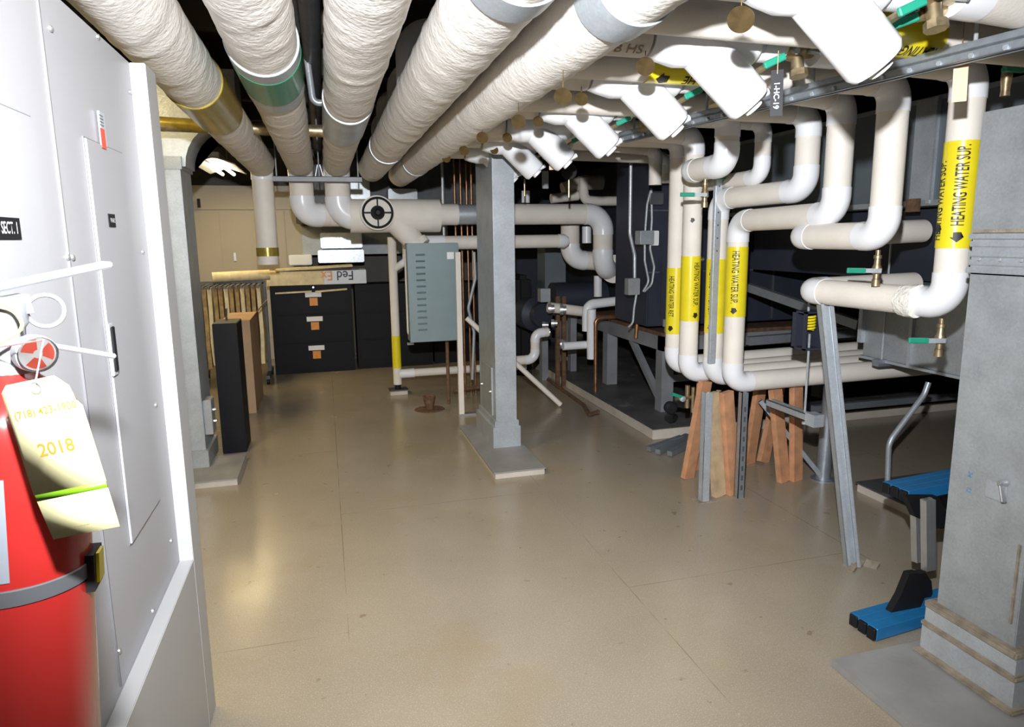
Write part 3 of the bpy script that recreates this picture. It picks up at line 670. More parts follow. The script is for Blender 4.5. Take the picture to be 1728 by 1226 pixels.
a = PZ(1187, 845); b = bmesh.new(); channel(b, a, (a.x+.01, a.y+.02, ZL-.03), .048, .045, up=(0, 1, 0)); obj('channel', b, 'galvb', c); obj('foot_plate', BX(a.x-.05, a.x+.07, a.y-.04, a.y+.06, 0, .008), 'glue', c)
c = T('perforated_post', 'grey slotted strut post right of the timber props', 'support', PZ(1247, 838))
a = PZ(1247, 838); obj('channel', channel(bmesh.new(), a, (a.x, a.y, ZL-.04), .045, .04, up=(0, 1, 0)), 'strut', c)
for k in range(9): obj('slot', BX(a.x-.006, a.x+.006, a.y-.0215, a.y-.019, .05+k*.06, .08+k*.06), 'darksteel', c)
# hung perforated strut between risers
xs_, ys_ = 2.26, 3.62
zb_, zt2 = PX(1190, 610, xs_).z, PX(1192, 300, xs_).z
c = T('perforated_strut', 'bright perforated vertical strut fixed between the yellow labelled risers', 'support', (xs_, ys_, zb_))
obj('channel', BX(xs_-.022, xs_+.022, ys_-.02, ys_+.01, zb_, zt2, bev=.003), 'galvb', c)
for k in range(6): obj('hole', LA((xs_, ys_-.0205, zt2-.06-k*.075), (0, -1, 0), [(0, .005), (.001, .005)], seg=10), 'darksteel', c)
single('strut_clamp', 'small clamp with green tip on the perforated strut', 'clamp', BX(xs_-.05, xs_+.06, ys_-.035, ys_+.0, zt2-.02, zt2+.005), 'green')
# valves cluster under low elbows
for i, (u, v, y, l_) in enumerate([(1160, 665, 3.85, 'brass valve cluster under the leftmost low elbow'), (1212, 675, 3.5, 'brass valve cluster with green lever below the joined low elbows')]):
    p = PY(u, v, y); c = T('low_point_valve', l_, 'valve', p)
    b = bmesh.new(); tube(b, [p+Vector((0, 0, .06)), p+Vector((0, 0, -.09))], .016, 12); tube(b, [p+Vector((-.09, -.01, -.02)), p+Vector((.05, 0, -.02))], .014, 12); tube(b, [p+Vector((.03, -.02, .05)), p+Vector((.03, -.02, -.12))], .013, 12); obj('valve_body', b, 'brass', c)
    b = bmesh.new(); lathe(b, p+Vector((-.05, -.015, -.02)), (0, -1, 0), [(0, .02), (.02, .02), (.025, .012)], seg=8); obj('hex_cap', b, 'galvb', c)
    obj('handle_grip', BAR(p+Vector((-.13, -.03, .02)), p+Vector((-.05, -.03, -.01)), .014, .02), 'green', c)
    obj('black_knob', LA(p+Vector((-.12, .02, -.08)), (0, -1, 0), [(0, .04), (.03, .045), (.05, .03)], seg=14), 'black', c) if i == 0 else None
# steel post and diagonal brace behind props
a = PZ(1388, 808); single('steel_post', 'grey round steel post behind the leaning stud', 'support', (lambda b: (tube(b, [a, (a.x+.02, a.y, .605)], .045, 16), tube(b, [a, a+Vector((0, 0, .006))], .075, 16), b)[-1])(bmesh.new()), 'strut')
q = PY(1283, 676, 3.62); single('diagonal_brace', 'slim grey brace slanting down to the round steel post', 'brace', BAR(q, a+Vector((-.02, -.02, .02)), .028, .028), 'strut')
# leaning stud supporting run A
a = PZ(1438, 955); t = PX(1392, 516, 2.27); t.z = zA-.055
c = T('leaning_stud', 'long galvanized metal stud leaning up to the low end of the nearest pipe run', 'support', a)
b = bmesh.new(); channel(b, a, t, .062, .045, .004, up=(-.3, -1, 0)); obj('stud', b, 'galv', c)
b = bmesh.new()
for k in range(7):
    q = a+Vector((random.uniform(-.06, .08), random.uniform(-.05, .05), .0)); bar(b, q, q+Vector((.04, .02, .012)), .03, .014)
obj('mortar_crumbs', b, 'glue', c, label='brown mortar crumbs at the foot')
# spring hanger
p = PX(1362, 560, 2.42)
hz0, hz1 = PX(1362, 588, 2.42).z, PX(1362, 524, 2.42).z
c = T('spring_hanger', 'dark blue spring hanger with yellow coil hung above the low pipes', 'hanger', (p.x, p.y, hz0))
b = bmesh.new(); s_ = .055
box(b, p.x-s_, p.x+s_, p.y+s_-.004, p.y+s_, hz0, hz1); box(b, p.x-s_, p.x+s_, p.y-s_, p.y+s_, hz0, hz0+.008); box(b, p.x-s_, p.x+s_, p.y-s_, p.y+s_, hz1-.008, hz1)
box(b, p.x+s_-.004, p.x+s_+.004, p.y-s_, p.y+s_, hz0, hz1); box(b, p.x-s_, p.x-s_+.012, p.y+s_-.03, p.y+s_, hz0, hz1); box(b, p.x-s_, p.x-s_+.01, p.y-s_, p.y-s_+.02, hz0, hz1)
obj('housing', b, 'navy', c)
b = bmesh.new(); hel = [Vector((p.x+.022*math.cos(k*.5), p.y-.02+.022*math.sin(k*.5), hz0+.10+k*.0012)) for k in range(62)]; tube(b, hel, .006, 8); obj('spring', b, 'yellow', c)
obj('threaded_rod', TU([(p.x, p.y-.02, hz0+.08), (p.x, p.y-.02, .60)], .006, 8), 'galvb', c)
obj('threaded_rod', TU([(p.x, p.y, hz1-.01), (p.x, p.y, zA-.0)], .006, 8), 'galvb', c)
c = T('trapeze_strut', 'short strut cross piece hung on the spring hanger rod under the low pipes', 'strut', (p.x, p.y, .6))
obj('channel', channel(bmesh.new(), (p.x, p.y-.12, .595), (p.x-.0, p.y+.28, .597), .045, .04), 'galvd', c)
obj('end_bracket', BX(p.x-.03, p.x+.03, p.y-.13, p.y-.06, .56, .625), 'galvb', c)
obj('nut', LA((p.x, p.y-.02, .56), (0, 0, -1), [(0, .012), (.012, .012)], seg=6), 'galvb', c)
# second rod trapeze farther right
p2_ = PY(1515, 615, 3.1); c = T('trapeze_strut', 'blue grey strut and rod beneath the big duct at right', 'strut', p2_)
obj('channel', BX(p2_.x-.02, p2_.x+.5, 3.22, 3.27, ZL+.085, ZL+.125), 'strut', c); obj('threaded_rod', TU([(p2_.x+.02, 3.24, ZL+.1), (p2_.x+.02, 3.24, 1.6)], .006, 8), 'galvb', c)

# ================================================================== RIGHT: duct column
XD, Y0, Y1 = 2.075, 1.49, 1.78
c = T('duct_column', 'big galvanized duct column at the right edge with a latch handle', 'duct', (2.4, 1.64, 0))
obj('lower_casing', BX(XD, 3.0, Y0, Y1, .22, 1.42, bev=.003), 'galvd', c)
obj('upper_casing', BX(XD+.01, 3.0, Y0+.01, Y1+.02, 1.53, 1.93, bev=.003), 'galvd', c)
b = bmesh.new()
for z, o_f in ((1.415, .010), (1.44, .006), (1.468, .008), (1.50, .006), (1.525, .010)): box(b, XD-o_f, 3.0+o_f, Y0-o_f, Y1+o_f, z, z+.018, bev=.002)
box(b, XD, 3.0, Y0, Y1, 1.41, 1.54); fj = obj('flange_joint', b, 'galv', c)
for k in range(4): obj('rivet', LA((XD-.012, Y0+.04+k*.07, 1.46), (-1, 0, 0), [(0, .006), (.004, .004)], seg=10), 'galvb', fj)
obj('sealant', BX(XD-.006, XD+.0, Y0, Y1, 1.545, 1.556), 'glue', fj)
b = bmesh.new(); box(b, XD-.028, 3.05, Y0-.028, Y1+.028, .198, .226, bev=.006); obj('base_lip', b, 'glue', c, label='crumbling brown lip under the casing')
b = bmesh.new(); box(b, XD-.025, 3.05, Y0-.03, Y1+.02, .15, .20); obj('base_band', b, 'galvb', c)
b = bmesh.new(); box(b, XD-.038, 3.06, Y0-.042, Y1+.028, .130, .150, bev=.006); obj('base_ledge', b, 'glue', c)
obj('base_curb', BX(XD-.035, 3.05, Y0-.04, Y1+.02, .035, .13), 'galvb', c)
obj('sealant_skirt', BX(XD-.06, 3.07, Y0-.06, Y1+.03, .028, .045, bev=.006), 'glue', c)
# latch
p = PX(1682, 828, XD); lt = obj('latch_plate', BX(XD-.006, XD, p.y-.035, p.y+.035, p.z-.03, p.z+.03, bev=.002), 'galv', c)
hp = PX(1690, 815, XD-.02); b = bmesh.new(); lathe(b, (XD-.006, hp.y, hp.z), (-1, 0, 0), [(0, .012), (.02, .010), (.026, .006)], seg=14); bar(b, Vector((XD-.022, hp.y, hp.z)), Vector((XD-.03, hp.y-.022, hp.z-.055)), .016, .008, bev=.002); obj('latch_handle', b, 'alum', lt)
p = PX(1637, 800, XD); text_flat('marker_writing', '24', .022, (XD, p.y, p.z), (-1, 0, 0), (0, .2, -1), 'inkb', c, off=.001); p = PX(1635, 826, XD); text_flat('marker_writing', '12', .022, (XD, p.y, p.z), (-1, 0, 0), (0, .2, -1), 'inkb', c, off=.001)
p = PX(1708, 985, XD); obj('corner_bead', BX(XD-.008, XD, 1.505, 1.512, .30, .57), 'glue', c)
single('column_pad', 'grey topped floor pad under the big duct column', 'pad', BX(1.69, 3.2, 1.2, 2.05-.20, 0, .028, bev=.003), 'slabtop')
# nearer grey sheet over pad is one plate; trench cover line
# folding work bench
bl = T('folding_work_bench', 'folded blue and silver work bench standing behind the duct column', 'work bench', PZ(1515, 1090))
a = PZ(1492, 1080, .03); 
yb0 = PY(1510, 823, 2.25)
b = bmesh.new(); zt3 = yb0.z
ux = Vector((1, .10, 0)).normalized()
def rail(z, p, L, nm, m):
    b = bmesh.new(); 
    for k, off in enumerate((0, .045, .09)): bar(b, p+Vector((0, off, 0)), p+Vector((0, off, 0))+ux*L, .040, .05, bev=.003)
    bar(b, p+Vector((0, .045, .018)), p+Vector((0, .045, .018))+ux*L, .13, .012)
    r_ = obj(nm, b, m, bl)
    for k, off in enumerate((0, .045, .09)): obj('end_cap', BAR(p+Vector((0, off, 0))-ux*.012, p+Vector((0, off, 0))+ux*.004, .036, .046, bev=.003), 'black', r_)
    return r_
rail(0, Vector((yb0.x, 2.20, zt3-.015)), .75, 'upper_rail', 'bluepaint')
lowp = PZ(1480, 1075, .03); rail(0, Vector((lowp.x, 1.93, .035)), .55, 'lower_rail', 'bluepaint')
for k, (u0, u1, y) in enumerate([(1538, 1552, 2.12), (1556, 1580, 2.05)]):
    pa, pb = PY(u0+8, 990, y), PY(u0+8, 862, y); pa.z = .22; b = bmesh.new()
    for j in (-1, 0, 1): bar(b, pa+Vector((j*.017, 0, -.04)), pb+Vector((j*.017, 0, .05)), .013, .03)
    bar(b, pa+Vector((0, .008, -.04)), pb+Vector((0, .008, .05)), .048, .012); obj('leg', b, 'alum', bl)
def plate_poly(pts, y0, y1):
    b = bmesh.new(); f = [b.verts.new((p.x, y0, p.z)) for p in pts]; g_ = [b.verts.new((p.x, y1, p.z)) for p in pts]
    b.faces.new(f); b.faces.new(g_[::-1]); k = len(pts)
    for i in range(k): b.faces.new((f[i], f[(i+1) % k], g_[(i+1) % k], g_[i]))
    return b
for k, off in enumerate((0, .05)):
    y = 1.99+off; sh = k*12
    obj('hinge_bracket', plate_poly([PY(u+sh, v, y) for u, v in [(1475, 1050), (1500, 1040), (1520, 1005), (1535, 968), (1550, 966), (1560, 980), (1562, 1000), (1548, 1040), (1535, 1060), (1500, 1066)]], y, y+.03), 'black', bl)
    obj('hinge_bracket', plate_poly([PY(u+sh, v, 2.1+off) for u, v in [(1530, 838), (1572, 838), (1588, 868), (1592, 890), (1575, 892), (1565, 880), (1545, 872)]], 2.1+off, 2.13+off), 'black', bl)
# conduit stub and pad
a = PZ(1497, 832); single('bent_conduit', 'bent steel conduit rising from the small floor pad', 'conduit',
    TU(smooth_path([a, PY(1500, 745, a.y), PY(1560, 665, a.y), PY(1567, 645, a.y)], .12), .016, 14), 'galv')
c = T('floor_pad', 'small concrete pad with dark edge behind the blue bench', 'pad', (3.3, 3.1, 0)); obj('slab', BX(3.05, 3.9, 2.75, 3.22, 0, .05), 'concrete', c); obj('top_sheet', BX(3.04, 3.9, 2.74, 3.23, .05, .058), 'darksteel', c)

# ================================================================== RIGHT: air handler duct work
XA = 3.2
def xb(u0, v0, u1, v1, x, dx_, bev=.003):
    a = PX(u0, v0, x); c_ = PX(u1, v1, x); return BX(x, x+dx_, a.y, c_.y, a.z, c_.z, bev=bev)
c = T('air_duct', 'large slate grey duct plenum behind the white risers', 'duct', (XA+.5, 3.6, 1.7))
yA0, yA1 = 2.35, 4.9
obj('upper_casing', BX(XA, XA+1.2, yA0, yA1, 1.72, 2.25, bev=.003), 'navyl', c)
obj('top_flange', BX(XA-.02, XA+1.2, yA0, yA1, 2.24, 2.262), 'galvd', c)
obj('lower_flange', BX(XA-.05, XA+1.2, yA0, yA1, 1.69, 1.72), 'galvd', c)
pf = PX(1568, 260, XA)
b = bmesh.new(); box(b, XA-.05, XA, pf.y-.05, pf.y+.06, 1.72, 2.25); box(b, XA-.06, XA-.05, pf.y-.08, pf.y-.06, 1.70, 2.25); obj('vertical_flange', b, 'galvb', c)
obj('rusty_clip', BX(XA-.08, XA-.06, pf.y-.03, pf.y+.05, 1.66, 1.73), 'rust', c)
c = T('air_duct', 'lower galvanized duct box hanging behind the nearest riser', 'duct', (XA+.5, 2.9, .8))
obj('casing', BX(XA, XA+1.1, 2.2, 3.42, .80, 1.26, bev=.003), 'galvd', c)
obj('standing_seam', BX(XA-.02, XA, 3.05, 3.07, .80, 1.26), 'galv', c)
obj('bottom_flange', BX(XA-.02, XA+1.1, 2.2, 3.43, .785, .80), 'galv', c)
obj('end_flange', BX(XA-.03, XA+.25, 3.41, 3.44, .88, 1.2), 'galvb', c)
single('plenum_casing', 'black plenum casing in the dark gap behind the level pipe runs', 'casing', BX(XA+.15, XA+1.1, 2.2, 4.8, 1.27, 1.68), 'navy')
# navy air handler on steel frame at the back
NX = PY(1092, 500, 5.1).x
c = T('air_handling_unit', 'dark navy air handling unit on a steel frame at the back right', 'air handler', (NX+.9, 6.5, .72))
obj('casing', BX(NX, NX+3.0, 5.1, 5.75, .80, 2.35, bev=.01), 'navy', c); obj('rear_casing', BX(NX+.65, NX+3.0, 5.75, 8.9, .80, 2.35, bev=.01), 'navy', c)
for x in (NX+.55, NX+1.2, NX+1.9): obj('casing_seam', BX(x-.006, x+.006, 5.085, 5.1, .82, 2.3), 'darksteel', c)
for z in (1.25, 1.75): obj('casing_seam', BX(NX, NX+3.0, 5.088, 5.1, z-.006, z+.006), 'darksteel', c)
obj('access_panel', BX(NX+.1, NX+.5, 5.07, 5.09, .9, 1.5, bev=.01), 'navy', c)
b = bmesh.new(); lathe(b, (NX+.47, 5.07, 1.35), (0, -1, 0), [(0, .015), (.02, .012), (.03, .02), (.04, .01)], seg=12); obj('door_knob', b, 'alum', c)
fr = T('equipment_stand', 'grey steel support frame with legs under the navy air handler', 'frame', (2.8, 6, 0))
fx = 2.72
b = bmesh.new(); box(b, fx-.05, fx+.05, 5.0, 8.6, .60, .72); obj('side_beam', b, 'frame', fr)
b = bmesh.new(); box(b, fx-.05, 5.6, 5.0, 5.1, .60, .72); obj('end_beam', b, 'frame', fr)
obj('deck', BX(fx-.04, 5.6, 5.02, 8.6, .72, .75), 'rust', fr, label='rust stained deck')
for (x, y) in ((fx, 5.06), (fx, 6.2), (fx, 7.6), (4.3, 5.06)):
    obj('leg', BX(x-.055, x+.055, y-.055, y+.055, .08, .60), 'frame', fr)
b = bmesh.new(); bar(b, (fx, 5.7, .60), (fx, 5.08, .12), .05, .05); obj('diagonal_brace', b, 'frame', fr)
obj('cross_beam', BX(fx, 5.6, 5.02, 5.08, .33, .39), 'frame', fr)
b = bmesh.new(); tube(b, [(fx+.02, 5.06, .72), (fx+.02, 5.06, .80)], .03, 14); tube(b, [(fx+.02, 5.06, .80), (fx+.02, 5.06, .86)], .045, 14); obj('spring_mount', b, 'galvd', fr)
c = T('equipment_pad', 'raised concrete equipment pad with dark stained top under the steel frame', 'pad', (3.5, 6.5, 0))
obj('slab', BX(2.36, 5.7, 4.55, 9.0, 0, .075, bev=.004), 'concrete', c); obj('top_coat', BX(2.365, 5.7, 4.56, 9.0, .075, .08), 'slabdark', c)
# long steel members crossing behind the risers
for i, (q, r_, l_) in enumerate([((1262, 484), (1450, 548), 'dull steel member slanting behind the low risers'), ((1262, 575), (1450, 560), 'level steel member behind the spring hanger')]):
    a = PY(q[0], q[1], 4.6 if i == 0 else 4.2); d_ = PY(r_[0], r_[1], 3.6 if i == 0 else 4.2); single('steel_member', l_, 'beam', BAR(a, d_, .05, .06), 'strut')
a = PY(1440, 700, 3.9); d_ = PY(1640, 680, 3.9); single('steel_member', 'low steel member near the floor behind the bent conduit', 'beam', BAR((a.x-.1, 4.2, a.z-.02), (d_.x+.3, 4.2, a.z-.02), .04, .05), 'strut')
a = PZ(1095, 760); c = T('strut_offcuts', 'galvanized strut offcuts lying against the equipment pad corner', 'strut', a)
for k, (q, r_) in enumerate([((1095, 757), (1150, 738)), ((1110, 762), (1160, 735)), ((1130, 765), (1175, 742))]): obj('strut', BAR(PZ(*q, .03), PZ(*r_, .05), .04, .035), 'strut', c)
# ================================================================== MIDDLE steel column
cx0, cx1, cyn, cyf = 1.135, 1.29, 4.60, 5.12
c = T('clad_column', 'tall galvanized clad column standing mid room on a floor pad', 'column', (1.19, 4.9, 0))
obj('cladding', BX(cx0, cx1, cyn, cyf, .22, 2.40, bev=.004), 'galv', c)
b = bmesh.new(); box(b, cx0-.012, cx1+.012, cyn-.012, cyf+.012, .19, .24, bev=.004); box(b, cx0-.03, cx1+.02, cyn-.03, cyf+.03, .035, .20, bev=.003); obj('base_collar', b, 'galv', c)
obj('sealant', BX(cx0-.04, cx1+.03, cyn-.045, cyf+.04, .03, .045, bev=.004), 'glue', c)
obj('access_door', BX(cx0-.012, cx0, cyn+.08, cyn+.42, .26, .62, bev=.003), 'galvd', c)
for y in (cyn+.10, cyn+.38): obj('door_stud', LA((cx0-.012, y, .44), (-1, 0, 0), [(0, .012), (.015, .008)], seg=10), 'alum', c)
for nm, x0, x1, y0, y1, l_ in (('column_pad', .985, 1.33, 4.07, 5.25, 'thin concrete pad under the middle clad column'), ('column_pad', -.98, -.62, 4.47, 5.0, 'thin concrete pad under the left clad column')):
    p_ = T(nm, l_, 'pad', ((x0+x1)/2, (y0+y1)/2, 0), 'column floor pads'); obj('slab', BX(x0+.01, x1, y0+.01, y1, 0, .040), 'concrete', p_); obj('top_sheet', BX(x0-.005, x1+.005, y0-.005, y1, .040, .048), 'slabtop', p_)
# ================================================================== LEFT steel column
lx1 = -.845
c = T('clad_column', 'galvanized clad column left of the aisle behind the white cabinet', 'column', (-1.0, 4.9, 0))
obj('cladding', BX(-1.2, lx1, 4.80, 5.16, .15, 2.06, bev=.004), 'galv', c)
obj('base_collar', BX(-1.22, lx1+.02, 4.76, 5.18, .034, .16, bev=.004), 'galvd', c)
obj('upper_band', BX(-1.21, lx1+.012, 4.79, 5.17, 2.0, 2.08), 'galvd', c)
obj('switch_box', BX(lx1, lx1+.05, 4.84, 4.98, .25, .49, bev=.004), 'galvd', c)
for z in (.36, .44): obj('switch_knob', LA((lx1+.05, 4.9, z-.03), (1, 0, 0), [(0, .012), (.02, .01)], seg=10), 'alum', c)
# curved duct piece on top
c = T('curved_duct', 'galvanized duct elbow curving right above the left clad column', 'duct', (-1.0, 4.9, 2.06))
b = bmesh.new(); pts = []
for k in range(9):
    a = math.pi*(1-k/16); pts.append((lx1+.36+.33*math.cos(a), 2.02+.30*math.sin(a)))
prof = [(-1.2, 2.02)]+[(-1.2, 2.36), (pts[-1][0], 2.36+.05)]
f0 = [(x, 4.82, z) for x, z in prof]; inner = [(x, z) for x, z in pts][::-1]
poly = [(-1.2, 2.02), (-1.2, 2.62), (inner[0][0], 2.62)]+inner
vs0 = [b.verts.new((x, 4.82, z)) for x, z in poly]; vs1 = [b.verts.new((x, 5.15, z)) for x, z in poly]
b.faces.new(vs0); b.faces.new(vs1[::-1]); k = len(poly)
for i in range(k): b.faces.new((vs0[i], vs0[(i+1) % k], vs1[(i+1) % k], vs1[i]))
bmesh.ops.triangulate(b, faces=[f for f in b.faces if len(f.verts) > 4]); obj('duct_body', b, 'galv', c)
# yellow taped pipe above
a = PY(265, 208, 4.3); d_ = PY(420, 218, 4.3); c = T('ceiling_pipe', 'yellow taped pipe crossing behind the leftmost main', 'pipe', (a+d_)/2)
obj('pipe_section', TU([a-Vector((.8, 0, 0)), d_+Vector((.5, 0, 0))], .035, 16), 'brass', c); obj('yellow_tape_band', TU([a, d_], .038, 16), 'gold', c)
# ================================================================== BACK LEFT
c = T('electrical_cabinet', 'beige electrical cabinet with two doors against the back wall', 'cabinet', (-1, 9.4, 0))
a = PY(322, 312, 9.3)
obj('cabinet_body', BX(XL+.02, -.22, 9.35, 9.85, 0, a.z), 'beige', c)
for u0, u1 in ((335, 379), (387, 487)):
    p, q = PY(u0, 355, 9.35), PY(u1, 475, 9.35); d = obj('door', BX(p.x, q.x, 9.335, 9.35, .3, p.z, bev=.004), 'beige', c)
obj('nameplate', yb(434, 375, 446, 380, 9.325, .01), 'black', d); obj('handle', yb(394, 426, 399, 440, 9.31, .02), 'alum', d)
obj('top_trim', BX(XL+.02, -.22, 9.32, 9.35, PY(400, 353, 9.3).z, PY(400, 345, 9.3).z), 'beige', c)
single('wall_hook', 'small black hook on the beige cabinet edge', 'hook', yb(332, 335, 338, 350, 9.2, .04), 'black')
for i, (x, y, z) in enumerate(FIX):
    c = T('fluorescent_and_fill_fixture', ['rear', 'front'][i]+' glowing fluorescent fixture over the back left aisle', 'light fixture', (x, y, z), 'fluorescent fixtures')
    b = bmesh.new()
    for s in (-1, 1): bar(b, (x+s*.10, y-.55, z+.04), (x+s*.10, y+.55, z+.04), .20, .01, up=(s*.35, 0, 1))
    bar(b, (x, y-.55, z+.09), (x, y+.55, z+.09), .1, .06); obj('reflector', b, 'white', c)
    for s in (-1, 1): obj('tube', TU([(x+s*.06, y-.53, z+.0), (x+s*.06, y+.53, z+.0)], .018, 12), 'lamp', c)
    for yy in (-.5, .5): obj('hanger_rod', TU([(x, y+yy, z+.1), (x, y+yy, ZC-.1)], .006, 6), 'galvb', c)
for (x, y, z, l_) in ((-1.3, 3.3, 2.74, 'added unseen fixture for a fill light over the near aisle, above the leftmost main'), (.2, -1.3, 2.79, 'added fixture for a fill light on the ceiling behind the viewer')):  # bodies and tubes added to give the two fill lights a source
    c = T('fluorescent_and_fill_fixture', l_, 'light fixture', (x, y, z), 'fluorescent fixtures')
    obj('reflector', BX(x-.15, x+.15, y-.62, y+.62, z+.03, ZC-.001, bev=.01), 'white', c)
    for s in (-1, 1): obj('tube', TU([(x+s*.06, y-.6, z), (x+s*.06, y+.6, z)], .016, 12), 'lamp', c)
def cabinet(x0, x1, y0, zt, label, rows, tilt=0, stickers=True):
    c = T('filing_cabinet', label, 'filing cabinet', ((x0+x1)/2, y0+.25, 0), 'black lateral filing cabinets')
    obj('body', BX(x0, x1, y0, y0+.48, 0, zt, bev=.006), 'blackpaint', c)
    h = (zt-.05)/rows
    for k in range(rows):
        z0 = .04+k*h; d = obj('drawer', BX(x0+.03, x1-.03, y0-.018, y0, z0+.01, z0+h-(.07 if k == rows-1 else .012), bev=.004), 'blackpaint', c)
        m = (x0+x1)/2+.02
        if stickers:
            zt_l = z0+h*(.70, .74, .60)[k]
            obj('label_holder', BX(m-.09, m+.09, y0-.022, y0-.018, zt_l, zt_l+.055), 'white', d)
            obj('sticker', BX(m-.045, m+.045, y0-.021, y0-.018, zt_l-.10, zt_l-.01), 'orange', d)
        else:
            obj('drawer_pull', BX(m+.12, m+.2, y0-.03, y0-.018, z0+h*.7, z0+h*.8), 'alum', d)
    return c
zc = PY(530, 480, 8.2).z
c = cabinet(-.62, .29, 8.2, zc, 'black three drawer filing cabinet with orange stickers at the back', 3)
obj('lock', LA((-.14, 8.198, zc-.03), (0, -1, 0), [(0, .012), (.012, .012)], seg=10), 'alum', c)
b = bmesh.new(); bar(b, (-.56, 8.17, zc-.085), (-.16, 8.17, zc-.075), .03, .018); bar(b, (-.12, 8.17, zc-.08), (.24, 8.17, zc-.06), .03, .02); single('file_papers', 'yellowed papers poking out of the top file drawer', 'papers', b, 'paper')
cabinet(.33, 1.24, 8.25, zc-.02, 'black filing cabinet behind the slim yellow taped pipe', 3, stickers=False)
single('dark_cabinet', 'plain black cabinet partly hidden behind the louvered enclosure', 'cabinet', BX(1.27, 2.0, 8.3, 8.8, 0, 1.0, bev=.01), 'blackpaint')
# stacks on the cabinet
c = T('flat_carton', 'yellowed flat carton with upside down printed logo lying on the filing cabinet', 'box', (-.1, 8.35, zc))
a, d_ = PY(450, 478, 8.15), PY(610, 455, 8.15)
xe = PY(547, 465, 8.14).x; obj('carton', BX(a.x, xe, 8.14, 8.6, zc+.002, d_.z+.0), 'paper', c); obj('printed_end', BX(xe, d_.x+.05, 8.14, 8.6, zc+.002, d_.z-.0), 'labelgrey', c)
px_ = PY(575, 464, 8.13); text_flat('logo_letters', 'Fed', .15, (px_.x+.05, 8.14, px_.z), (0, -1, 0), (-1, 0, 0), 'purple', c, .9, off=.003); text_flat('logo_letters', 'Ex', .15, (px_.x-.155, 8.14, px_.z), (0, -1, 0), (-1, 0, 0), 'orange', c, .9, off=.003)
b = bmesh.new(); bar(b, (a.x+.1, 8.3, d_.z+.015), (d_.x-.1, 8.3, d_.z+.05), .35, .02); single('carton_lid', 'thin yellow board lying askew on the flat carton', 'board', b, 'paper')
single('drawing_roll', 'long rolled drawing lying on top of the hanging rack', 'paper roll', TU([PY(358, 468, 7.85), PY(455, 463, 7.95)], .055, 16), 'paper')
# hanging plan rack
c = T('plan_rack', 'rolling rack of brown hanging plan sheets beside the filing cabinet', 'rack', (-1.0, 7.9, 0))
xa, xb_ = -1.35, -.66
b = bmesh.new()
for x in (xa, xb_): bar(b, (x, 7.95, .08), (x, 7.95, 1.10), .04, .04)
for x in (xa, xb_): bar(b, (x, 7.65, .08), (x, 8.25, .08), .04, .04)
bar(b, (xa, 7.95, 1.10), (xb_, 7.95, 1.10), .04, .04); obj('rack_frame', b, 'darksteel', c)
for x in (xa, xb_):
    for y in (7.67, 8.23): obj('caster', TU([(x-.015, y, .035), (x+.015, y, .035)], .033, 14), 'black', c)
for k in range(13):
    x = xa+.03+k*.053; b = bmesh.new(); zb = .22+random.random()*.05
    vs = box(b, x-.019, x+.019, 7.55, 8.3, zb, 1.08); bmesh.ops.subdivide_edges(b, edges=b.edges[:], cuts=6, use_grid_fill=True)
    for v in b.verts: v.co.x += noise.noise(Vector((k*3.1, v.co.y*4, v.co.z*2.5)))*.03*(1.1-v.co.z)
    sh = obj('plan_sheets', b, 'paperd' if k % 3 else 'paper', c); obj('hanger_bar', BX(x-.014, x+.014, 7.5, 8.32, 1.065, 1.095), 'darksteel', sh)
# cardboard box, black panel
c = T('cardboard_box', 'tall brown cardboard box standing beside the black panel', 'box', (-.8, 6.8, 0))
zx = PY(405, 540, 6.43).z
b = BX(-.92, -.672, 6.40, 7.15, 0, zx); obj('box_body', b, 'card', c)
b = bmesh.new(); vs = box(b, -.672, -.668, 6.4, 7.15, zx-.002, zx+.12); [setattr(v.co, 'x', v.co.x+.10) for v in vs if v.co.z > zx+.05]; obj('open_flap', b, 'card', c)
obj('tape_patch', BX(-.85, -.79, 6.395, 6.40, .42, .55), 'white', c); obj('tape_patch', BX(-.83, -.78, 6.395, 6.40, .12, .22), 'white', c)
zx = PY(380, 548, 5.1).z
single('black_panel', 'tall matte black metal panel box leaning beside the left column', 'panel', BX(-.87+.07, -.635, 5.19, 5.5, 0, zx, bev=.004), 'blackpaint')
single('cable', 'thin dark cord hanging on the front of the black panel', 'cord', TU([PY(382, 520, 5.5), PY(382, 550, 5.52)], .008, 6), 'darksteel')
# duct pieces behind
for i, (a, y, m, l_) in enumerate([((487, 430, 527, 447), 8.9, 'white', 'small white sheet metal box below the left elbows'), ((540, 393, 612, 418), 8.7, 'galvb', 'upper bright duct piece behind the valve'), ((536, 422, 615, 442), 8.6, 'galvb', 'lower bright duct piece above the carton'), ((590, 300, 625, 338), 8.4, 'galvb', 'shiny duct piece behind the far ends of the mains'), ((655, 318, 705, 345), 8.4, 'galvb', 'shiny duct piece above the valve body')]):
    single('sheet_metal_duct', l_, 'duct', yb(*a, y, .4, .01), m, 'shiny duct pieces at the back')
single('duct_run', 'dark duct run crossing the room behind the mains', 'duct', BX(-.3, 2.3, 8.7, 9.3, 1.75, 2.5), 'darksteel')
single('duct_run', 'galvanized duct run low above the filing cabinets', 'duct', BX(-.25, 1.6, 9.0, 9.5, 1.36, 1.72), 'galvd')
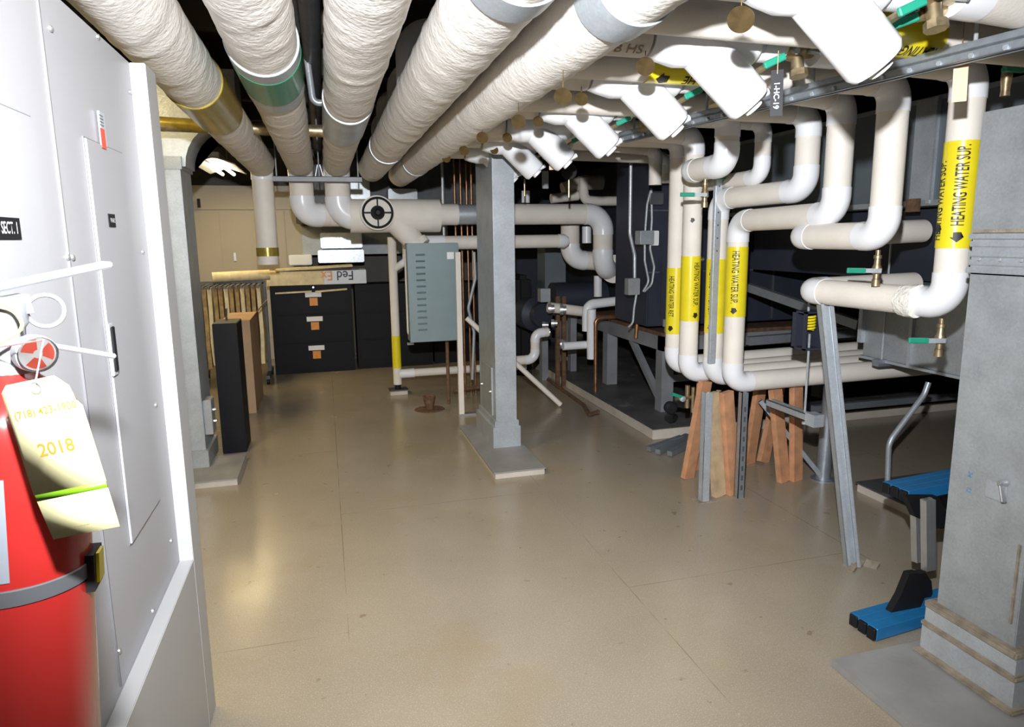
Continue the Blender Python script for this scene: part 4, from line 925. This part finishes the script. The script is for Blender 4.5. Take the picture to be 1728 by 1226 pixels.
# ================================================================== HEADER WITH VALVE
YH = 6.14
def hx_(u, v): p = PY(u, v, YH); return Vector((p.x, YH, p.z))
c = T('valve_header', 'horizontal insulated header with black handwheel valve and strainer leg', 'pipe', hx_(650, 360))
z_h = hx_(700, 362).z; rh = .095
X_ = lambda u: hx_(u, 362).x
obj('pipe_section', TU([(-.05, YH+.12, z_h), (X_(600), YH+.05, z_h)], .098, 24), 'jacket', c)
b = bmesh.new(); tube(b, [(X_(590), YH, z_h-.01), (X_(741), YH, z_h-.01)], .145, 36); obj('valve_jacket', b, 'jacket', c)
w0 = Vector((X_(634), YH-.14, z_h+.01))
obj('wheel_collar', LA(w0, (0, -1, 0), [(0, .145), (.06, .145), (.065, .13), (.065, .12)], seg=36), 'jacket', c)
b = bmesh.new(); wc = w0+Vector((0, -.10, 0))
tube(b, [wc+Vector((math.cos(a), 0, math.sin(a)))*.122 for a in [k*math.pi/20 for k in range(41)]], .010, 10)
for a in (0, math.pi/2): bar(b, wc-Vector((math.cos(a), 0, math.sin(a)))*.12, wc+Vector((math.cos(a), 0, math.sin(a)))*.12, .012, .014)
wh = obj('handwheel', b, 'black', c)
obj('wheel_hub', LA(w0+Vector((0, -.06, 0)), (0, -1, 0), [(0, .04), (.03, .06), (.045, .055), (.055, .03), (.08, .018)], seg=16), 'black', wh)
d = Vector((.62, -.1, -.78)).normalized(); q = Vector((X_(668), YH-.02, z_h-.05))
b = bmesh.new(); tube(b, [q, q+d*.30, q+d*.31], [.12, .085, .07], 24); obj('strainer_leg', b, 'jacket', c)
b = bmesh.new(); tube(b, [q+d*.26+Vector((.04, -.04, .04)), q+d*.30+Vector((.05, -.06, .03))], .05, 16); obj('drain_boss', b, 'jacket', c)
obj('drain_plug', LA(q+d*.30+Vector((.05, -.06, .03)), (.2, -1, 0), [(0, .022), (.02, .015)], seg=10), 'brass', c)
obj('pipe_section', TU([(X_(741), YH, z_h), (X_(772), YH, z_h)], rh, 24), 'jacket', c)
obj('metal_jacket', TU([(X_(772), YH, z_h), (X_(812), YH, z_h)], rh*.96, 24), 'galv', c)
ze = hx_(1020, 455).z
pipe_run(c, [(X_(812), YH, z_h), (X_(1018), YH, z_h), (X_(1018), YH, ze), (X_(1060), YH+.3, ze)], rh, .16)
obj('flange', TU([(X_(1044), YH+.10, ze), (X_(1066), YH+.28, ze)], .14, 24), 'jacket', c)
# second lower line
c = T('insulated_pipe', 'thinner white horizontal pipe running below the valve header', 'pipe', hx_(760, 410))
p, q = hx_(712, 410), hx_(945, 395)
obj('pipe_section', TU([(p.x, YH+.05, p.z), (X_(750), YH+.05, p.z)], .068, 20), 'pvc', c); obj('pipe_section', TU([(X_(750), YH+.05, p.z), (q.x, YH+.05, p.z+.0)], .062, 20), 'jacket', c)
obj('end_cap', LA((q.x, YH+.05, p.z), (1, 0, 0), [(0, .066), (.06, .066), (.10, .04)], seg=20), 'pvc', c)
# slim vertical with yellow tape
fp = PZ(672, 664); c = T('insulated_pipe', 'slim vertical pipe with yellow tape standing on a small white foot block', 'pipe', fp)
z1 = PY(664, 400, fp.y).z
obj('pipe_section', TU([(fp.x, fp.y, .10), (fp.x, fp.y, z1)], .042, 18), 'jacket', c)
obj('yellow_tape_band', TU([(fp.x, fp.y, PY(667, 620, fp.y).z), (fp.x, fp.y, PY(667, 566, fp.y).z)], .044, 18), 'yellow', c)
obj('foot_block', BX(fp.x-.08, fp.x+.09, fp.y-.06, fp.y+.08, 0, .04), 'concrete', c); obj('foot_plate', BX(fp.x-.09, fp.x+.10, fp.y-.07, fp.y+.09, .04, .05), 'darksteel', c); obj('foot_neck', TU([(fp.x, fp.y, .05), (fp.x, fp.y, .11)], .03, 12), 'black', c)
zt4 = PY(740, 626, fp.y).z; obj('tee_run', TU([(fp.x, fp.y, zt4), (2.0, fp.y, zt4)], .040, 18), 'jacket', c); obj('tee_collar', TU([(fp.x+.03, fp.y, zt4), (fp.x+.17, fp.y, zt4)], .046, 18), 'pvc', c)
pipe_run(c, [(fp.x, fp.y, PY(664, 455, fp.y).z), (fp.x+.13, fp.y-.03, PY(664, 440, fp.y).z), (fp.x+.13, fp.y-.03, PY(680, 408, fp.y).z)], .035, .05)
# enclosure on struts
YE = 5.85
a, d_ = PY(693, 578, YE), PY(774, 425, YE)
c = T('louvered_enclosure', 'blue grey louvered electrical enclosure mounted beside the middle column', 'enclosure', (a.x, YE, a.z))
obj('enclosure_body', BX(a.x, d_.x, YE, YE+.2, a.z, d_.z+.08, bev=.006), 'cab', c)
for k in range(13):
    z = d_.z-.01-k*.054; x = a.x+.11; b = bmesh.new()
    vs = [b.verts.new(p) for p in ((x-.04, YE, z), (x+.04, YE, z), (x+.034, YE-.014, z-.012), (x-.034, YE-.014, z-.012), (x+.04, YE, z-.016), (x-.04, YE, z-.016))]
    b.faces.new(vs[:4]); b.faces.new((vs[3], vs[2], vs[4], vs[5])); b.faces.new((vs[1], vs[4], vs[2])); b.faces.new((vs[0], vs[3], vs[5])); obj('louver', b, 'cab', c)
p = PY(760, 431, YE); obj('paper_label', BX(p.x-.03, p.x+.03, YE-.002, YE, p.z-.03, p.z+.03), 'white', c)
p = PY(748, 450, YE); text_flat('stencil', 'CONTROL PANEL', .022, (p.x-.02, YE, p.z), (0, -1, 0), (1, 0, 0), 'inkg', c) if False else None
for i, (u, l_) in enumerate([(779, 'pale strut post on the right of the louvered enclosure'), ]):
    p = PZ(u, 700); q = PY(u-2, 425, p.y); c = T('strut_post', l_, 'post', p); obj('channel', BX(p.x-.022, p.x+.022, p.y-.02, p.y+.02, 0, q.z), 'jacket', c); obj('foot', BX(p.x-.03, p.x+.18, p.y-.03, p.y+.03, 0, .015), 'alum', c)
p = PY(686, 430, 6.0); single('strut_post', 'beige post on the left edge of the louvered enclosure', 'post', (lambda b: (tube(b, smooth_path([(p.x, 6.0, 1.46), (p.x, 6.0, PY(686, 565, 6.0).z), (p.x+.12, 6.0, PY(686, 565, 6.0).z-.04)], .05), .022, 12), b)[-1])(bmesh.new()), 'jacket')
# copper lines
for i, u in enumerate((748, 768, 778, 788, 796)):
    p = PY(u, 350, 6.5); single('copper_pipe', ['silver conduit left of the copper lines', 'leftmost thin copper line behind the header', 'second thin copper line behind the header', 'third thin copper line behind the header', 'copper line nearest the middle column'][i], 'pipe',
        TU([(p.x, 6.5, .0), (p.x, 6.5, ZC)], .010 if i else .014, 10), 'copper' if i else 'galvb', 'thin vertical lines behind the header')
p = PY(800, 480, 6.0); b = bmesh.new(); tube(b, smooth_path([PY(800, 425, 6.0), PY(802, 470, 6.0), PY(790, 520, 6.0), PY(800, 560, 6.0), PY(797, 640, 6.0)], .1), .014, 10); single('flexible_conduit', 'grey flexible conduit looping between enclosure and column', 'conduit', b, 'galvd')
q = PZ(946, 686); p = PY(787, 536, 5.9); single('slanted_pipe', 'beige pipe slanting down to the floor past the middle column', 'pipe', TU([p, q+Vector((0, 0, .02))], .024, 12), 'jacket')
c = T('floor_drain', 'rusty floor drain with an open pipe stub', 'drain', PZ(725, 690)); p = PZ(725, 690)
obj('rust_ring', LA(p, (0, 0, 1), [(0, .14), (.004, .13), (.005, .09), (.003, .07)], seg=28), 'rust', c)
b = bmesh.new(); lathe(b, p, (0, 0, 1), [(.004, .035), (.05, .045), (.12, .058), (.125, .06), (.125, .05), (.06, .035)], seg=20); obj('pipe_stub', b, 'rust', c)
# silver small thing & rusty piping at base
b = bmesh.new(); tube(b, smooth_path([(1.12, 6.2, .12), (1.5, 6.3, .12), (1.5, 6.3, .5)], .05), .018, 10); tube(b, [(1.05, 6.1, .02), (1.05, 6.1, .9)], .016, 10); single('rusty_piping', 'rusty drain piping near the floor behind the strut post', 'pipe', b, 'rust')
# ================================================================== BACK CENTRE-RIGHT piping
def pp(y, *uv): return [PY(u, v, y) for u, v in uv]
def run(label, y, uvs, rpx, R=.08, ms='jacket', me='pvc', name='insulated_pipe', cat='pipe'):
    pts = pp(y, *uvs); dist = (pts[0]-EYE).length; r = rpx/F*dist*.97
    c = T(name, label, cat, pts[0]); pipe_run(c, pts, r, R, ms, me, ext=.02, seg=18); return c
run('white pipe with low elbow just right of the middle column', 6.1, [(870, 608), (903, 606), (903, 562), (925, 560)], 8, me='pvc')
run('thick beige pump pipe with white collar in the back', 6.3, [(925, 518), (990, 526)], 9)
run('white pipe bending left above the pump pipes', 6.1, [(990, 558), (990, 514), (1048, 507)], 8, me='pvc', ms='pvc')
run('vertical white pipe ending above the concrete pad', 6.0, [(998, 522), (998, 605)], 8, ms='pvc')
run('short white pipe joining the vertical one from the left', 6.05, [(950, 584), (995, 581)], 7, ms='pvc')
run('short white drop pipe beneath the header elbow', 6.6, [(1009, 465), (1009, 500)], 7, ms='pvc')
run('white double elbow curling behind the header', 6.5, [(962, 380), (962, 438), (1005, 440)], 16, R=.15, me='pvc')
run('white stub pipe above the header', 7.0, [(950, 320), (985, 308), (1016, 308)], 12, R=.15, me='pvc')
run('beige pipe crossing above the header elbow', 6.8, [(985, 300), (985, 339), (1075, 339)], 8, me='jacket')
run('small white cylinder hanging near the header', 6.5, [(990, 382), (990, 410)], 8, ms='pvc')
run('small white capped cylinder on the header', 6.12, [(887, 322), (887, 342)], 7, ms='pvc')
run('white drop pipe over the navy unit', 4.9, [(1120, 262), (1120, 292)], 10, ms='pvc')
run('grey pipe near the top behind the header', 6.9, [(930, 335), (975, 330)], 8)
run('brown copper drain pipe dropping to the floor by the pad', 5.9, [(1055, 533), (1005, 537), (1005, 698)], 3.2, R=.05, ms='copper', me='copper')
run('orange brown pipe standing on the steel frame', 5.4, [(1079, 498), (1073, 570)], 3.5, ms='copper')
run('silver conduit dropping to the junction box', 5.2, [(1065, 240), (1063, 395), (1071, 430), (1071, 472)], 3, R=.15, ms='galvb', me='galvb', name='conduit', cat='conduit')
for i, uv in enumerate([[(1099, 318), (1092, 345), (1088, 400), (1088, 440), (1095, 475), (1085, 492)], [(1099, 318), (1100, 370), (1097, 420), (1104, 450), (1100, 480), (1087, 492)], [(1075, 490), (1070, 520), (1068, 545), (1060, 552)]]):
    b = bmesh.new(); tube(b, smooth_path(pp(5.02, *uv), .08), .010, 8); single('flexible_conduit', ['left looping silver flexible conduit on the navy unit', 'right looping silver flexible conduit on the navy unit', 'short silver flexible conduit under the junction box'][i], 'conduit', b, 'galvd')
single('junction_box', 'grey junction box where the flexible conduits meet', 'box', yb(1061, 470, 1080, 497, 5.0, .08, .004), 'galvd')
c = T('disconnect_switch', 'small grey switch box with white side on the navy unit', 'switch', PY(1097, 401, 4.95)); obj('box_body', yb(1081, 389, 1104, 412, 4.95, .1, .004), 'galv', c); obj('side_cover', yb(1104, 389, 1112, 414, 4.97, .08, .004), 'white', c)
single('disconnect_switch', 'dark grey box high on the navy unit', 'switch', yb(1100, 325, 1120, 345, 5.0, .08, .004), 'darksteel')
for i, (u, v, y, r_) in enumerate([(960, 290, 4.6, .055), (885, 292, 4.9, .045)]):
    p = PY(u, v, y); c = T('pressure_gauge', ['round black gauge hanging under the branch lines', 'smaller round black gauge beside the column top'][i], 'gauge', p, 'black gauges')
    obj('gauge_case', LA(p, (-.3, -1, 0), [(0, r_*.8), (.02, r_), (.03, r_), (.032, r_*.9)], seg=24), 'black', c); obj('gauge_stem', TU([p-Vector((0, 0, r_)), p-Vector((0, 0, r_+.12))], .008, 8), 'brass', c); obj('gauge_tube', TU([p+Vector((0, .03, r_*.8)), (p.x, p.y+.03, ZB-.05 if i == 1 else ZC-.2)], .008, 8), 'brass', c)
single('thermometer', 'pale blue industrial thermometer standing on the header', 'thermometer', yb(916, 288, 926, 318, 6.1, .03, .004), 'labelgrey')
# pump and valve shapes
c = T('pump', 'dark pump with flanged valves behind the small white pipes', 'pump', PY(920, 520, 6.6))
p = PY(905, 530, 6.6); obj('pump_casing', LA(p, (.3, -1, 0), [(-.25, .10), (-.2, .16), (.0, .18), (.05, .12), (.12, .12)], seg=24), 'navy', c)
q = PY(975, 500, 6.9); obj('motor', TU([q-Vector((.3, 0, 0)), q+Vector((.3, 0, 0))], .16, 24), 'navy', c)
for (u, v, r_) in ((925, 520, .05), (945, 522, .055), (918, 560, .05), (930, 545, .04), (945, 580, .05), (915, 548, .035)):
    p = PY(u, v, 6.2); obj('flange', LA(p, (1, -.3, 0), [(0, r_), (.03, r_), (.03, r_*.7), (.06, r_*.7)], seg=18), 'alum', c)
p = PY(918, 500, 6.3); obj('actuator', BX(p.x-.05, p.x+.05, 6.25, 6.35, p.z-.05, p.z+.08), 'galvd', c)
for i, (u, l_) in enumerate([(941, 'left brown iron post by the pump'), (951, 'right brown iron post by the pump')]):
    p = PZ(u, 640, .08); single('iron_post', l_, 'post', BX(p.x-.02, p.x+.02, p.y-.02, p.y+.02, .0, .95), 'rust')
for i, (u, v0, v1) in enumerate([(920, 590, 622), (968, 555, 622)]):
    a = PY(u-5, v1, 6.9); d_ = PY(u+5, v0, 6.9); single('frame_leg', ['slim', 'broad'][i]+' grey steel leg behind the pump pipes', 'leg', BX(a.x, d_.x, 6.9, 7.0, .0, d_.z+.2), 'frame')
single('control_cabinet', 'slate blue control cabinet behind the header elbow', 'cabinet', yb(920, 410, 955, 492, 7.2, .3, .01), 'navyl')
single('equipment_casing', 'large black equipment casing filling the back behind the header', 'casing', BX(2.2, 3.3, 9.0, 9.7, 0, 2.2), 'navy')
single('rounded_tank', 'black rounded tank right of the middle column', 'tank', yb(872, 465, 900, 650, 7.2, .5, .05), 'black')
c = T('rusty_trap', 'rusty drain trap lying along the edge of the equipment pad', 'pipe', PZ(940, 655))
obj('trap_pipe', TU(smooth_path([PZ(925, 640, .03), PZ(985, 683, .03), PZ(995, 700, .02), PZ(1010, 694, .08)], .05), .018, 10), 'rust', c)
# ================================================================== dark overhead clutter
for i, (x, z, r_, l_) in enumerate([(-.72, 2.55, .10, 'dark pipe high above the leftmost main'), (.0, 2.62, .05, 'slim dark pipe between the second and middle mains'), (.30, 2.60, .08, 'dark pipe above the gap right of the middle main'), (1.05, 2.62, .09, 'dark pipe above the branch lines')]):
    single('ceiling_pipe', l_, 'pipe', TU([(x, .8, z), (x, 9.0, z)], r_, 16), 'darksteel', 'dark pipes high under the ceiling')
single('conduit_box', 'small grey conduit box above the mains', 'box', BX(-.02, .06, 2.3, 2.45, 2.42, 2.5), 'galvd')  # plain grey steel box, no part of a lamp
b = bmesh.new(); tube(b, smooth_path([(-.03, 4.4, ZC), (-.03, 4.4, 2.6), (-.01, 4.4, 2.36), (.06, 4.4, 2.36), (.2, 4.5, 2.5)], .06), .02, 12); single('conduit', 'shiny curved conduit above the gap between second and middle mains', 'conduit', b, 'galvb')
for i, (x, z) in enumerate([(2.9, 2.45), (3.6, 2.5)]): single('ceiling_duct', ['nearer', 'farther'][i]+' dark duct above the grey plenum', 'duct', BX(x, x+.5, 1.2, 6, z, z+.3), 'ceil')
